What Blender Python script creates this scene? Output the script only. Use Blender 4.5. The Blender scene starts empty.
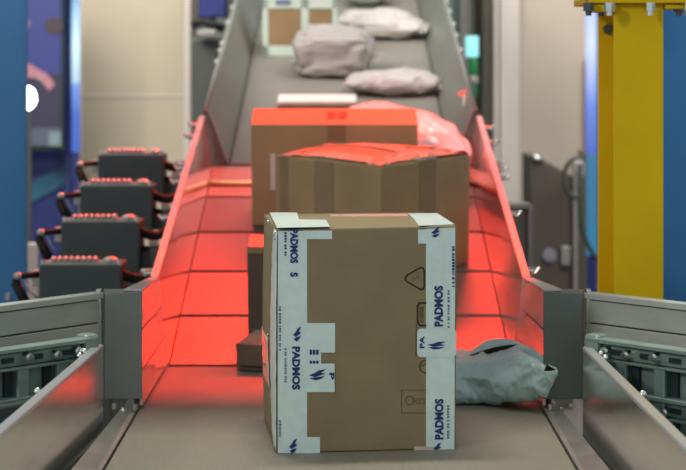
import bpy, math, random
from mathutils import Vector, Matrix, noise

C = bpy.context.scene.collection
SC = bpy.context.scene
random.seed(4)

# ------------------------------------------------------------------ camera, world, lights, exposure
F = 1885.0           # focal length in pixels of the 686-wide frame
CX, HY = 340.5, 60.0 # where the straight-ahead direction meets the frame
CAMZ = 0.86          # camera height above the near belt (belt surface is z = 0, floor is z = -0.9)
cam = bpy.data.cameras.new('camera')
camo = bpy.data.objects.new('camera', cam); C.objects.link(camo)
camo.location = (0, 0, CAMZ); camo.rotation_euler = (math.pi/2, 0, 0)
cam.sensor_width = 36; cam.lens = 36*F/686
cam.shift_x = (343-CX)/686; cam.shift_y = -(235-HY)/686
cam.clip_start = 0.05; cam.clip_end = 100
cam.dof.use_dof = True; cam.dof.focus_distance = 4.15; cam.dof.aperture_fstop = 4.6
SC.camera = camo

SC.view_settings.view_transform = 'Standard'; SC.view_settings.look = 'None'
SC.view_settings.gamma = 1; SC.view_settings.use_curve_mapping = False
SC.view_settings.exposure = 0.0

w = bpy.data.worlds.new('world'); SC.world = w; w.use_nodes = True
bgn = w.node_tree.nodes['Background']
bgn.inputs['Color'].default_value = (0.82, 0.90, 0.90, 1); bgn.inputs['Strength'].default_value = 0.56

def area(name, loc, target, sx, sy, power, col, spread=180):
    l = bpy.data.lights.new(name, 'AREA'); l.shape = 'RECTANGLE'; l.size = sx; l.size_y = sy
    l.energy = power; l.color = col; l.spread = math.radians(spread)
    o = bpy.data.objects.new(name, l); C.objects.link(o); o.location = loc
    o.rotation_euler = (Vector(target)-Vector(loc)).to_track_quat('-Z', 'Y').to_euler()
    return o
# hall ceiling lamps
area('hall_lamp', (-0.3, 5.0, 4.2), (-0.3, 5.0, 0), 1.4, 0.35, 155, (1, 0.95, 0.78))
area('hall_lamp', (-6.0, -3.0, 4.6), (0.3, 5.5, 0.2), 0.9, 0.9, 260, (1, 0.95, 0.84))
area('hall_lamp', (1.2, 9.0, 4.6), (0.3, 9.0, 0), 2.0, 2.5, 125, (1, 0.93, 0.84))
area('hall_lamp', (-2.0, 7.5, 3.4), (0.0, 12.0, 0.8), 1.6, 1.6, 190, (1, 0.92, 0.82))
area('hall_lamp', (2.2, 6.5, 3.6), (1.0, 12.0, 0.8), 1.6, 1.6, 130, (1, 0.92, 0.86))
# red lamps of the overhead scanner, above and behind the scanned stretch of belt
RED = (1.0, 0.026, 0.007)
area('scanner_lamp', (0, 7.30, 2.02), (0, 6.30, 0.9), 1.40, 0.06, 165, RED)

# ------------------------------------------------------------------ helpers
def P(px, py, Y):
    return Vector(((px-CX)*Y/F, Y, CAMZ-(py-HY)*Y/F))
YM0, SM = 5.297, 0.254           # mid conveyor: start, slope
YF0 = 7.117; ZF0 = (YF0-YM0)*SM; SF = 0.23   # upper conveyor
def zmid(y): return (y-YM0)*SM
def zfar(y): return ZF0+(y-YF0)*SF
def zbelt(y): return 0.0 if y < YM0 else (zmid(y) if y < YF0 else zfar(y))
def Yfar(py):
    k = (py-HY)/F
    return (CAMZ-ZF0+SF*YF0)/(SF+k)
def Ymid(py):
    k = (py-HY)/F
    return (CAMZ+SM*YM0)/(SM+k)
def Ynear(py): return F*CAMZ/(py-HY)

class MB:
    def __init__(s): s.v = []; s.f = []
    def add(s, vs, fs):
        b = len(s.v); s.v += [Vector(v) for v in vs]; s.f += [[b+i for i in f] for f in fs]; return s
    def hexa(s, p):   # p: bottom 4 (ccw), top 4
        return s.add(p, [(3,2,1,0),(4,5,6,7),(0,1,5,4),(1,2,6,5),(2,3,7,6),(3,0,4,7)])
    def box(s, c, d, M=None):
        x, y, z = d[0]/2, d[1]/2, d[2]/2
        p = [Vector(q) for q in ((-x,-y,-z),(x,-y,-z),(x,y,-z),(-x,y,-z),(-x,-y,z),(x,-y,z),(x,y,z),(-x,y,z))]
        if M: p = [M @ q for q in p]
        return s.hexa([q+Vector(c) for q in p])
    def cyl(s, a, b, r, n=12, r2=None, cap=True):
        a = Vector(a); b = Vector(b); r2 = r if r2 is None else r2
        d = (b-a).normalized(); u = d.orthogonal().normalized(); v = d.cross(u)
        vs = []
        for c, rr in ((a, r), (b, r2)):
            for i in range(n):
                t = 2*math.pi*i/n; vs.append(c+u*math.cos(t)*rr+v*math.sin(t)*rr)
        fs = [(i, (i+1) % n, n+(i+1) % n, n+i) for i in range(n)]
        if cap: fs += [tuple(range(n-1, -1, -1)), tuple(range(n, 2*n))]
        return s.add(vs, fs)
    def tube(s, pts, r, n=10):
        pts = [Vector(p) for p in pts]; vs = []; fs = []
        u = None
        for i, p in enumerate(pts):
            d = (pts[min(i+1, len(pts)-1)]-pts[max(i-1, 0)]).normalized()
            u = d.orthogonal().normalized() if u is None else (u-d*u.dot(d)).normalized()
            v = d.cross(u)
            for k in range(n):
                t = 2*math.pi*k/n; vs.append(p+u*math.cos(t)*r+v*math.sin(t)*r)
        for i in range(len(pts)-1):
            for k in range(n):
                fs.append((i*n+k, i*n+(k+1) % n, (i+1)*n+(k+1) % n, (i+1)*n+k))
        fs += [tuple(range(n-1, -1, -1)), tuple(range((len(pts)-1)*n, len(pts)*n))]
        return s.add(vs, fs)
    def ell(s, c, r, nu=16, nv=10, M=None):
        vs = []; fs = []
        for j in range(nv+1):
            ph = -math.pi/2+math.pi*j/nv
            for i in range(nu):
                t = 2*math.pi*i/nu
                q = Vector((r[0]*math.cos(ph)*math.cos(t), r[1]*math.cos(ph)*math.sin(t), r[2]*math.sin(ph)))
                if M: q = M @ q
                vs.append(q+Vector(c))
        for j in range(nv):
            for i in range(nu):
                fs.append((j*nu+i, j*nu+(i+1) % nu, (j+1)*nu+(i+1) % nu, (j+1)*nu+i))
        return s.add(vs, fs)
    def prism(s, poly, off):   # poly: list of points, extruded by off
        n = len(poly); off = Vector(off)
        vs = [Vector(p) for p in poly]+[Vector(p)+off for p in poly]
        fs = [tuple(range(n-1, -1, -1)), tuple(range(n, 2*n))]+[(i, (i+1) % n, n+(i+1) % n, n+i) for i in range(n)]
        return s.add(vs, fs)
    def grid(s, fn, nu, nv):
        vs = [fn(i/nu, j/nv) for j in range(nv+1) for i in range(nu+1)]
        fs = [(j*(nu+1)+i, j*(nu+1)+i+1, (j+1)*(nu+1)+i+1, (j+1)*(nu+1)+i) for j in range(nv) for i in range(nu)]
        return s.add(vs, fs)
    def build(s, name, mat, parent=None, bevel=0, smooth=False, solid=0, seg=2, sub=0, fixn=False):
        base = wloc(parent) if parent else Vector((0, 0, 0))
        me = bpy.data.meshes.new(name)
        me.from_pydata([tuple(v-base) for v in s.v], [], s.f)
        if fixn:
            import bmesh
            b = bmesh.new(); b.from_mesh(me); bmesh.ops.remove_doubles(b, verts=b.verts, dist=1e-5)
            bmesh.ops.recalc_face_normals(b, faces=b.faces); b.to_mesh(me); b.free()
        me.materials.append(mat); me.update()
        if smooth:
            for p in me.polygons: p.use_smooth = True
        o = bpy.data.objects.new(name, me); C.objects.link(o)
        if parent: o.parent = parent
        if solid:
            m = o.modifiers.new('solid', 'SOLIDIFY'); m.thickness = solid; m.offset = 0
        if bevel:
            m = o.modifiers.new('bevel', 'BEVEL'); m.width = bevel; m.segments = seg; m.limit_method = 'ANGLE'
        if sub:
            m = o.modifiers.new('sub', 'SUBSURF'); m.levels = sub; m.render_levels = sub
        return o

LOC = {}
def wloc(o):
    v = Vector((0, 0, 0))
    while o is not None:
        v = v+Vector(o.location); o = o.parent
    return v
def thing(name, label, cat, loc, group=None):
    o = bpy.data.objects.new(name, None); C.objects.link(o); o.location = loc
    o.empty_display_size = 0.05
    return tag(o, label, cat, group)
def tag(o, label=None, cat=None, group=None, kind=None):
    if label: o['label'] = label
    if cat: o['category'] = cat
    if group: o['group'] = group
    if kind: o['kind'] = kind
    return o
def copypart(o, parent, off):
    c = o.copy(); C.objects.link(c); c.parent = parent; c.location = Vector(o.location)+Vector(off); return c

# ------------------------------------------------------------------ materials
def mat(name, col, rough=0.5, metal=0.0, spec=0.5, nscale=0, namt=0.0, bump=0.0, bscale=60, stretch=(1, 1, 1), emit=None, estr=0, coat=0, trans=0, sss=0):
    m = bpy.data.materials.new(name); m.use_nodes = True
    nt = m.node_tree; b = nt.nodes['Principled BSDF']
    b.inputs['Base Color'].default_value = (*col, 1); b.inputs['Roughness'].default_value = rough
    b.inputs['Metallic'].default_value = metal; b.inputs['Specular IOR Level'].default_value = spec
    if coat: b.inputs['Coat Weight'].default_value = coat; b.inputs['Coat Roughness'].default_value = 0.15
    if emit:
        b.inputs['Emission Color'].default_value = (*emit, 1); b.inputs['Emission Strength'].default_value = estr
    tc = nt.nodes.new('ShaderNodeTexCoord'); mp = nt.nodes.new('ShaderNodeMapping')
    mp.inputs['Scale'].default_value = stretch; nt.links.new(tc.outputs['Object'], mp.inputs['Vector'])
    if namt:
        n = nt.nodes.new('ShaderNodeTexNoise'); n.inputs['Scale'].default_value = nscale; n.inputs['Detail'].default_value = 5
        nt.links.new(mp.outputs['Vector'], n.inputs['Vector'])
        r = nt.nodes.new('ShaderNodeValToRGB')
        r.color_ramp.elements[0].position = 0.3; r.color_ramp.elements[1].position = 0.7
        r.color_ramp.elements[0].color = (*[c*(1-namt) for c in col], 1)
        r.color_ramp.elements[1].color = (*[min(1, c*(1+namt)) for c in col], 1)
        nt.links.new(n.outputs['Fac'], r.inputs['Fac']); nt.links.new(r.outputs['Color'], b.inputs['Base Color'])
        rr = nt.nodes.new('ShaderNodeMapRange'); rr.inputs['To Min'].default_value = max(0.02, rough*0.8); rr.inputs['To Max'].default_value = min(1, rough*1.2)
        nt.links.new(n.outputs['Fac'], rr.inputs['Value']); nt.links.new(rr.outputs['Result'], b.inputs['Roughness'])
    if bump:
        n2 = nt.nodes.new('ShaderNodeTexNoise'); n2.inputs['Scale'].default_value = bscale; n2.inputs['Detail'].default_value = 4
        nt.links.new(mp.outputs['Vector'], n2.inputs['Vector'])
        bp = nt.nodes.new('ShaderNodeBump'); bp.inputs['Strength'].default_value = bump; bp.inputs['Distance'].default_value = 0.002
        nt.links.new(n2.outputs['Fac'], bp.inputs['Height']); nt.links.new(bp.outputs['Normal'], b.inputs['Normal'])
    return m
Mt = dict(
    belt=mat('belt_rubber', (0.205, 0.190, 0.155), 0.55, 0, 0.4, 30, 0.10, 0.15, 120, (6, 0.5, 1)),
    panel=mat('satin_bed_panel', (0.18, 0.165, 0.15), 0.42, 0.45, 0.5, 25, 0.08, 0.08, 90, (8, 0.4, 1)),
    panel2=mat('dark_bed_panel', (0.115, 0.10, 0.09), 0.36, 0.35, 0.45, 25, 0.10, 0.08, 90, (8, 0.4, 1)),  # darkest base colour of the bed panels
    panel3=mat('mid_dark_bed_panel', (0.15, 0.135, 0.12), 0.40, 0.40, 0.5, 25, 0.10, 0.08, 90, (8, 0.4, 1)),  # base colour a little darker than the plain bed panel
    farbelt=mat('dark_belt', (0.145, 0.14, 0.125), 0.6, 0, 0.3, 20, 0.08),
    steel=mat('polished_steel', (0.60, 0.60, 0.59), 0.22, 1.0, 0.5, 18, 0.08, 0.05, 60, (1, 0.3, 8)),
    mirror=mat('scuffed_bright_steel', (0.82, 0.81, 0.78), 0.15, 0.9, 0.5, 9, 0.10, 0.04, 40, (1, 0.3, 3)),
    mirror2=mat('brushed_steel', (0.72, 0.71, 0.69), 0.24, 0.85, 0.5, 9, 0.10, 0.04, 40, (1, 0.3, 3)),
    strip=mat('bright_edge_strip', (0.50, 0.50, 0.49), 0.32, 0.85, 0.5, 14, 0.10),
    grey=mat('grey_paint', (0.155, 0.175, 0.165), 0.45, 0.2, 0.4, 12, 0.06),
    board=mat('grey_aluminium', (0.42, 0.45, 0.42), 0.45, 0.1, 0.5, 10, 0.07, 0, 60, (1, 1, 6)),
    greyd=mat('dark_grey_paint', (0.075, 0.085, 0.082), 0.5, 0.1, 0.4, 12, 0.08),
    guardfar=mat('upper_guard_grey', (0.16, 0.175, 0.16), 0.45, 0.2, 0.5, 5, 0.06),
    frame=mat('teal_grey_frame', (0.24, 0.33, 0.31), 0.40, 0.4, 0.5, 14, 0.08),
    slot=mat('deep_slot', (0.02, 0.035, 0.035), 0.6, 0, 0.3, 10, 0.1),
    house=mat('drive_housing', (0.040, 0.056, 0.060), 0.5, 0.0, 0.35, 14, 0.08),
    black=mat('black_rubber', (0.012, 0.012, 0.012), 0.6, 0, 0.2, 20, 0.2),
    bolt=mat('bright_bolt', (0.72, 0.74, 0.72), 0.22, 1.0, 0.5, 30, 0.1),
    vent=mat('grey_vent', (0.35, 0.34, 0.33), 0.3, 0.3, 0.5, 30, 0.1),
    yellow=mat('yellow_paint', (0.70, 0.47, 0.006), 0.5, 0, 0.15, 6, 0.05),
    blue=mat('blue_panel', (0.025, 0.15, 0.37), 0.5, 0, 0.4, 4, 0.05),
    beige=mat('beige_panel', (0.50, 0.44, 0.34), 0.6, 0, 0.3, 2, 0.04),
    beige2=mat('pinkish_beige_panel', (0.48, 0.42, 0.35), 0.6, 0, 0.3, 2, 0.04),
    cream=mat('cream_edge', (0.62, 0.57, 0.53), 0.5, 0, 0.3, 3, 0.04),
    brown=mat('brown_grey_cabinet', (0.115, 0.10, 0.085), 0.4, 0.2, 0.5, 4, 0.08),
    floor=mat('hall_floor', (0.16, 0.15, 0.14), 0.5, 0, 0.4, 2, 0.15),
    hall=mat('hall_wall', (0.16, 0.17, 0.16), 0.8, 0, 0.3, 1, 0.1),
    khaki=mat('khaki_paint', (0.30, 0.29, 0.24), 0.6, 0, 0.3, 2, 0.05),
    navy=mat('navy_backdrop', (0.014, 0.022, 0.13), 0.45, 0, 0.4, 3, 0.15),
    tape=mat('pale_blue_tape', (0.56, 0.70, 0.70), 0.30, 0, 0.5, 40, 0.06, 0.10, 30),
    tape2=mat('glossy_clear_tape', (0.50, 0.46, 0.38), 0.12, 0, 0.6, 25, 0.06, 0.2, 20),
    ink=mat('navy_ink', (0.020, 0.035, 0.17), 0.5, 0, 0.3, 60, 0.15),
    inkp=mat('pale_navy_ink', (0.12, 0.17, 0.28), 0.5, 0, 0.3, 60, 0.15),
    print_=mat('black_print', (0.035, 0.030, 0.025), 0.7, 0, 0.2, 60, 0.2),
    printf=mat('faded_print', (0.13, 0.095, 0.06), 0.7, 0, 0.2, 60, 0.2),
    white=mat('white_label', (0.62, 0.64, 0.62), 0.5, 0, 0.3, 20, 0.04),
    dark=mat('dark_cavity', (0.018, 0.017, 0.016), 0.9, 0, 0.1, 20, 0.1),
)
def cardboard(name, col):
    m = mat(name, col, 0.75, 0, 0.25, 9, 0.09)
    nt = m.node_tree; b = nt.nodes['Principled BSDF']
    tc = nt.nodes.new('ShaderNodeTexCoord')
    mp = nt.nodes.new('ShaderNodeMapping'); mp.inputs['Scale'].default_value = (1.2, 1.2, 55)
    n = nt.nodes.new('ShaderNodeTexNoise'); n.inputs['Scale'].default_value = 2.2; n.inputs['Detail'].default_value = 3
    nt.links.new(tc.outputs['Object'], mp.inputs['Vector']); nt.links.new(mp.outputs['Vector'], n.inputs['Vector'])
    bp = nt.nodes.new('ShaderNodeBump'); bp.inputs['Strength'].default_value = 0.22; bp.inputs['Distance'].default_value = 0.002
    nt.links.new(n.outputs['Fac'], bp.inputs['Height']); nt.links.new(bp.outputs['Normal'], b.inputs['Normal'])
    return m
Mt['card'] = cardboard('cardboard_near', (0.225, 0.178, 0.105))
Mt['card2'] = cardboard('cardboard_mid', (0.30, 0.235, 0.125))
Mt['card3'] = cardboard('cardboard_far', (0.27, 0.185, 0.10))
def plastic(name, col, rough, bump=0.5, bscale=14, trans=0.0):
    m = mat(name, col, rough, 0, 0.5, 10, 0.06, bump, bscale)
    if trans: m.node_tree.nodes['Principled BSDF'].inputs['Subsurface Weight'].default_value = trans
    for n in m.node_tree.nodes:
        if n.type == 'BUMP': n.inputs['Distance'].default_value = 0.012
    return m
Mt['film'] = plastic('wrinkled_glossy_film', (0.42, 0.36, 0.26), 0.14, 1.0, 26)
for n in Mt['film'].node_tree.nodes:
    if n.type == 'BUMP': n.inputs['Distance'].default_value = 0.03
Mt['bagg'] = plastic('grey_mailer_film', (0.46, 0.62, 0.62), 0.30, 0.35, 30)
Mt['bagf'] = plastic('grey_fabric_film', (0.25, 0.235, 0.23), 0.5)
Mt['bagw'] = plastic('white_mailer_film', (0.34, 0.325, 0.315), 0.45)
Mt['bagc'] = plastic('milky_film', (0.75, 0.70, 0.72), 0.16, 0.6, 10)
def emis(name, col, s):
    m = bpy.data.materials.new(name); m.use_nodes = True
    b = m.node_tree.nodes['Principled BSDF']; b.inputs['Base Color'].default_value = (*[c*0.3 for c in col], 1)
    b.inputs['Emission Color'].default_value = (*col, 1); b.inputs['Emission Strength'].default_value = s
    return m

# ------------------------------------------------------------------ setting
tag(MB().box((0, 9, -0.95), (24, 22, 0.1)).build('floor', Mt['floor']), kind='structure')
tag(MB().box((0, 19.6, 2.0), (24, 0.2, 6)).build('wall_back', Mt['hall']), kind='structure')

# ------------------------------------------------------------------ near conveyor
BW = 0.495
t = thing('near_conveyor', 'grey-brown flat conveyor belt in the foreground, carrying the taped carton', 'conveyor', (0, 4.0, -0.9))
MB().box((0, (2.2+YM0-0.012)/2, -0.006), (2*BW, YM0-0.012-2.2, 0.012)).build('belt', Mt['belt'], t, 0.002)
MB().cyl((-BW, YM0-0.03, -0.040), (BW, YM0-0.03, -0.040), 0.028, 16).build('end_roller', Mt['steel'], t, smooth=True)
MB().box((0, 3.75, -0.05), (2*BW-0.06, 2.9, 0.06)).build('bed', Mt['greyd'], t)
for s in (-1, 1):
    # bright edge strip, rising outward
    m = MB()
    for y0, y1 in ((2.4, YM0-0.01),):
        xo0, xo1 = (0.60, 0.512)
        m.hexa([Vector((s*(BW+0.004), y0, -0.01)), Vector((s*xo0, y0, -0.01)), Vector((s*xo1, y1, -0.01)), Vector((s*(BW+0.004), y1, -0.01)),
                Vector((s*(BW+0.004), y0, 0.004)), Vector((s*xo0, y0, 0.022)), Vector((s*xo1, y1, 0.010)), Vector((s*(BW+0.004), y1, 0.004))])
    m.build('edge_strip', Mt['strip'], t, fixn=True)
    MB().box((s*(BW+0.03), 3.75, -0.10), (0.05, 3.0, 0.14)).build('side_beam', Mt['grey'], t, 0.004)
    for y in (2.9, 4.9):
        MB().box((s*(BW-0.02), y, -0.51), (0.07, 0.07, 0.78)).build('leg', Mt['grey'], t, 0.004)

# ------------------------------------------------------------------ inclined conveyor (scanned stretch)
t = thing('inclined_conveyor', 'inclined conveyor of bed panels glowing under red scanner light', 'conveyor', (0, 6.2, -0.9))
SP = 0.364; XB, XT = 0.480, 0.512
def hwall(y):  # guard height over the bed
    return 0.245-(y-YM0)/(YF0-YM0)*0.065
for i in range(5):
    y0 = YM0+SP*i+0.011; y1 = YM0+SP*(i+1)-0.011
    m = MB()
    m.hexa([Vector((-XB, y0, zmid(y0)-0.012)), Vector((XB, y0, zmid(y0)-0.012)), Vector((XB, y1, zmid(y1)-0.012)), Vector((-XB, y1, zmid(y1)-0.012)),
            Vector((-XB, y0, zmid(y0))), Vector((XB, y0, zmid(y0))), Vector((XB, y1, zmid(y1))), Vector((-XB, y1, zmid(y1)))])
    m.build('bed_panel', Mt[('panel', 'panel', 'panel3', 'panel2', 'panel')[i]], t, 0.001)
for i in range(0, 6):
    y = YM0+SP*i
    MB().cyl((-XB, y, zmid(y)-0.019), (XB, y, zmid(y)-0.019), 0.009, 12).build('gap_roller', Mt['greyd'], t, smooth=True)
y = 6.885
MB().cyl((-XB, y, zmid(y)+0.002), (XB, y, zmid(y)+0.002), 0.016, 24).build('polished_roller', mat('chrome_roller', (0.45, 0.36, 0.22), 0.30, 1.0), t, smooth=True)['label'] = 'polished roller with an orange-red glint'
for s in (-1, 1):
    a, b = YM0, YF0
    m = MB(); th = 0.004
    m.hexa([Vector((s*(XB+0.0006), a, zmid(a)-0.008)), Vector((s*(XB+th+0.002), a, zmid(a)-0.008)), Vector((s*(XB+th+0.002), b, zmid(b)-0.008)), Vector((s*(XB+0.0006), b, zmid(b)-0.008)),
            Vector((s*XT, a, zmid(a)+hwall(a))), Vector((s*(XT+th), a, zmid(a)+hwall(a))), Vector((s*(XT+th), b, zmid(b)+hwall(b))), Vector((s*XT, b, zmid(b)+hwall(b)))])
    m.build('side_guard', Mt['mirror'], t, fixn=True)
    m = MB(); w0, w1 = 0.000, 0.022; k = 0.008
    m.hexa([Vector((s*(XT+w0), a, zmid(a)+hwall(a))), Vector((s*(XT+w1), a, zmid(a)+hwall(a))), Vector((s*(XT+w1), b, zmid(b)+hwall(b))), Vector((s*(XT+w0), b, zmid(b)+hwall(b))),
            Vector((s*(XT+w0), a, zmid(a)+hwall(a)+k)), Vector((s*(XT+w1), a, zmid(a)+hwall(a)+k)), Vector((s*(XT+w1), b, zmid(b)+hwall(b)+k)), Vector((s*(XT+w0), b, zmid(b)+hwall(b)+k))])
    m.build('top_rail', Mt['strip'], t, 0.002, fixn=True)
    m = MB()
    m.hexa([Vector((s*(XB+0.010), a, zmid(a)-0.16)), Vector((s*(XB+0.05), a, zmid(a)-0.16)), Vector((s*(XB+0.05), b, zmid(b)-0.16)), Vector((s*(XB+0.010), b, zmid(b)-0.16)),
            Vector((s*(XB+0.010), a, zmid(a)-0.045)), Vector((s*(XB+0.05), a, zmid(a)-0.045)), Vector((s*(XB+0.05), b, zmid(b)-0.045)), Vector((s*(XB+0.010), b, zmid(b)-0.045))])
    m.build('side_beam', Mt['grey'], t, fixn=True)
    for y in (5.55, 6.9):
        zt = zmid(y)-0.10
        MB().box((s*(XB+0.03), y, (zt-0.9)/2), (0.06, 0.06, zt+0.9)).build('leg', Mt['grey'], t, 0.004)
    ys = (5.36, 5.88, 6.28, 6.44, 6.50, 6.86, 7.02) if s < 0 else (5.38, 5.92, 6.32, 6.42, 6.50, 6.78, 6.98)
    for y in ys:
        c = Vector((s*(XT+0.030), y, zmid(y)+hwall(y)-0.004))
        m = MB(); m.cyl(c-Vector((s*0.02, 0, 0)), c+Vector((s*0.014, 0, 0)), 0.009, 10)
        m.cyl(c+Vector((s*0.012, -0.004, -0.008)), c+Vector((s*0.026, -0.006, 0.010)), 0.005, 8)
        m.build('wing_bolt', Mt['bolt'], t, smooth=False)
# flared corner panels at the mouth: three strips and a camera-facing end plate
for s in (-1, 1):
    MB().prism([Vector((s*x, YF0+0.035, ZF0+z)) for x, z in ((0.424, -0.02), (0.530, -0.02), (0.530, 0.20), (0.508, 0.205))], (0, 0.004, 0)).build('transition_plate', Mt['guardfar'], t, fixn=True)
for s, ex, ox in ((-1, 0.487, 0.578), (1, 0.498, 0.594)):
    ya, yb = YM0-0.004, 4.63
    za, zb = 0.243, 0.292
    th = 0.006
    for lo, hi in ((0.0, 0.30), (0.315, 0.66), (0.675, 1.0)):
        m = MB()
        def pt(y, f, off):
            u = (ya-y)/(ya-yb); xa_ = XB+0.004+(0.514-XB-0.004)*f; x = xa_+(ex-xa_)*u; z = 0.012+(za+(zb-za)*u-0.012)*f
            return Vector((s*(x+off), y, z))
        m.hexa([pt(ya, lo, 0), pt(ya, lo, th), pt(yb, lo, th), pt(yb, lo, 0), pt(ya, hi, 0), pt(ya, hi, th), pt(yb, hi, th), pt(yb, hi, 0)])
        m.build('corner_panel_strip', Mt['mirror2'], t, fixn=True)
    m = MB()
    m.hexa([pt(ya, 0, th+.012), pt(ya, 0, th+.015), pt(yb, 0, th+.015), pt(yb, 0, th+.012), pt(ya, 1, th+.012), pt(ya, 1, th+.015), pt(yb, 1, th+.015), pt(yb, 1, th+.012)])
    m.build('corner_backing', Mt['greyd'], t, fixn=True)
    m = MB(); m.hexa([Vector((s*ex, yb-0.006, 0.028)), Vector((s*ox, yb-0.006, 0.028)), Vector((s*(ox+.01), yb+0.05, 0.028)), Vector((s*(ex+0.01), yb+0.05, 0.028)),
                      Vector((s*ex, yb-0.006, zb)), Vector((s*ox, yb-0.006, zb-0.004)), Vector((s*(ox+.01), yb+0.05, zb)), Vector((s*(ex+0.01), yb+0.05, zb))])
    m.build('corner_post', Mt['grey'], t, 0.002, fixn=True)
    # top lip over the flare
    m = MB(); m.hexa([pt(ya, 1, -0.002), pt(ya, 1, 0.025), pt(yb, 1, 0.045), pt(yb, 1, -0.002)]+[q+Vector((0, 0, 0.006)) for q in (pt(ya, 1, -0.002), pt(ya, 1, 0.025), pt(yb, 1, 0.045), pt(yb, 1, -0.002))])
    m.build('corner_lip', Mt['strip'], t, 0.001, fixn=True)
    # small hardware below the post
    for dx, z in ((0.012, 0.018), (0.040, 0.012), (0.062, 0.020)):
        c = Vector((s*(ex+dx), yb-0.05, z+0.012)); MB().cyl(c-Vector((0, 0, 0.02)), c+Vector((0, 0, -0.006)), 0.007, 6).build('hex_bolt', Mt['bolt'], t)

# unseen hood added above the frame: edges the red light and blocks white light
t = thing('added_light_hood', 'added grey hood over the incline, unseen above the picture, shaping the red lamp light', 'light hood', (0, 7.0, -0.9))
MB().box((0, 6.655, 1.82), (2.2, 0.01, 0.64)).build('added_front_plate', Mt['grey'], t, 0.002)
m = MB(); m.hexa([Vector((-1.1, 7.235, 1.5)), Vector((1.1, 7.235, 1.5)), Vector((1.1, 7.245, 1.5)), Vector((-1.1, 7.245, 1.5)),
                  Vector((-1.1, 7.345, 2.14)), Vector((1.1, 7.345, 2.14)), Vector((1.1, 7.355, 2.14)), Vector((-1.1, 7.355, 2.14))]); m.build('added_rear_plate', Mt['grey'], t, fixn=True)
MB().box((0.80, 6.95, 1.64), (0.008, 0.58, 1.0)).build('light_block_skirt', Mt['grey'], t)  # added to keep red light off the column on the right
MB().box((0, 7.0, 2.145), (2.2, 0.72, 0.01)).build('added_lid', Mt['grey'], t)
MB().box((0, 5.70, 2.145), (2.2, 1.9, 0.012)).build('light_block_sheet', Mt['grey'], t, 0.002)  # added sheet that keeps white lamp light off the belt below
for s in (-1, 1):
    MB().box((s*1.05, 5.70, 2.12), (0.04, 1.9, 0.04)).build('light_block_rail', Mt['grey'], t, 0.002)
    MB().box((s*1.105, 7.0, 1.82), (0.01, 0.72, 0.64)).build('side_plate', Mt['grey'], t)
    MB().box((s*1.45, 7.0, 0.62), (0.08, 0.08, 3.04)).build('leg', Mt['grey'], t, 0.004)
    MB().box((s*1.28, 7.0, 2.10), (0.35, 0.08, 0.08)).build('bracket', Mt['grey'], t, 0.004)

# ------------------------------------------------------------------ upper conveyor
t = thing('upper_conveyor', 'grey conveyor climbing away in the background, carrying mailer bags', 'conveyor', (0, 9.5, -0.9))
YE = 13.4; XFB, XFT, HF = 0.415, 0.50, 0.20
a, b = YF0+0.02, YE
m = MB(); m.hexa([Vector((-XFB, a, zfar(a)-0.015)), Vector((XFB, a, zfar(a)-0.015)), Vector((XFB, b, zfar(b)-0.015)), Vector((-XFB, b, zfar(b)-0.015)),
                  Vector((-XFB, a, zfar(a))), Vector((XFB, a, zfar(a))), Vector((XFB, b, zfar(b))), Vector((-XFB, b, zfar(b)))])
m.build('belt', Mt['farbelt'], t)
for s in (-1, 1):
    m = MB(); th = 0.006
    m.hexa([Vector((s*(XFB+.002), a, zfar(a)-0.02)), Vector((s*(XFB+th+.002), a, zfar(a)-0.02)), Vector((s*(XFB+th+.002), b, zfar(b)-0.02)), Vector((s*(XFB+.002), b, zfar(b)-0.02)),
            Vector((s*XFT, a, zfar(a)+HF)), Vector((s*(XFT+th), a, zfar(a)+HF)), Vector((s*(XFT+th), b, zfar(b)+HF)), Vector((s*XFT, b, zfar(b)+HF))])
    m.build('side_guard', Mt['guardfar'], t, fixn=True)
    m = MB(); q0 = Vector((s*(XFT+.012), a, zfar(a)+HF)); q1 = Vector((s*(XFT+.012), b, zfar(b)+HF))
    m.tube([q0, q1], 0.009, 8); m.build('top_rail', Mt['grey'], t, smooth=True)
    m = MB(); m.hexa([Vector((s*(XFB), a, zfar(a)-0.2)), Vector((s*(XFB+.06), a, zfar(a)-0.2)), Vector((s*(XFB+.06), b, zfar(b)-0.2)), Vector((s*(XFB), b, zfar(b)-0.2)),
            Vector((s*(XFB), a, zfar(a)-0.03)), Vector((s*(XFB+.06), a, zfar(a)-0.03)), Vector((s*(XFB+.06), b, zfar(b)-0.03)), Vector((s*(XFB), b, zfar(b)-0.03))])
    m.build('side_beam', Mt['grey'], t, fixn=True)
    for y in (7.7, 10.2, 12.8):
        zt = zfar(y)-0.1
        MB().box((s*(XFB+0.03), y, (zt-0.9)/2), (0.07, 0.07, zt+0.9)).build('leg', Mt['grey'], t, 0.004)
    pys = (62, 51, 44, 23, 8) if s < 0 else (51, 25, 12, 36, 2)
    for py in pys:
        # rail height point for that image row
        k = (py-HY)/F; Y = (CAMZ-ZF0-HF+SF*YF0)/(SF+k)
        c = Vector((s*(XFT+0.02), Y, zfar(Y)+HF))
        MB().ell(c, (0.013, 0.013, 0.013), 10, 6).build('cap_nut', Mt['vent'], t, smooth=True)
for px, py, Y in ((458, 71, 8.3), (466, 92, 7.5)):
    c = P(px, py, Y); o = MB().ell(c, (0.012, 0.012, 0.012), 10, 6)
    o.cyl(c+Vector((-0.03, 0, -0.01)), c, 0.006, 8)
    o.build('indicator_light', emis('indicator_red', (1, 0.08, 0.05), 1.6), t, smooth=True)
c0, c1 = P(464.5, 95, 7.4), P(464.5, 135, 7.4)
MB().cyl(c1-Vector((0, 0, .15)), c0, 0.007, 8).build('sensor_rod', Mt['cream'], t, smooth=True)

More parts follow.
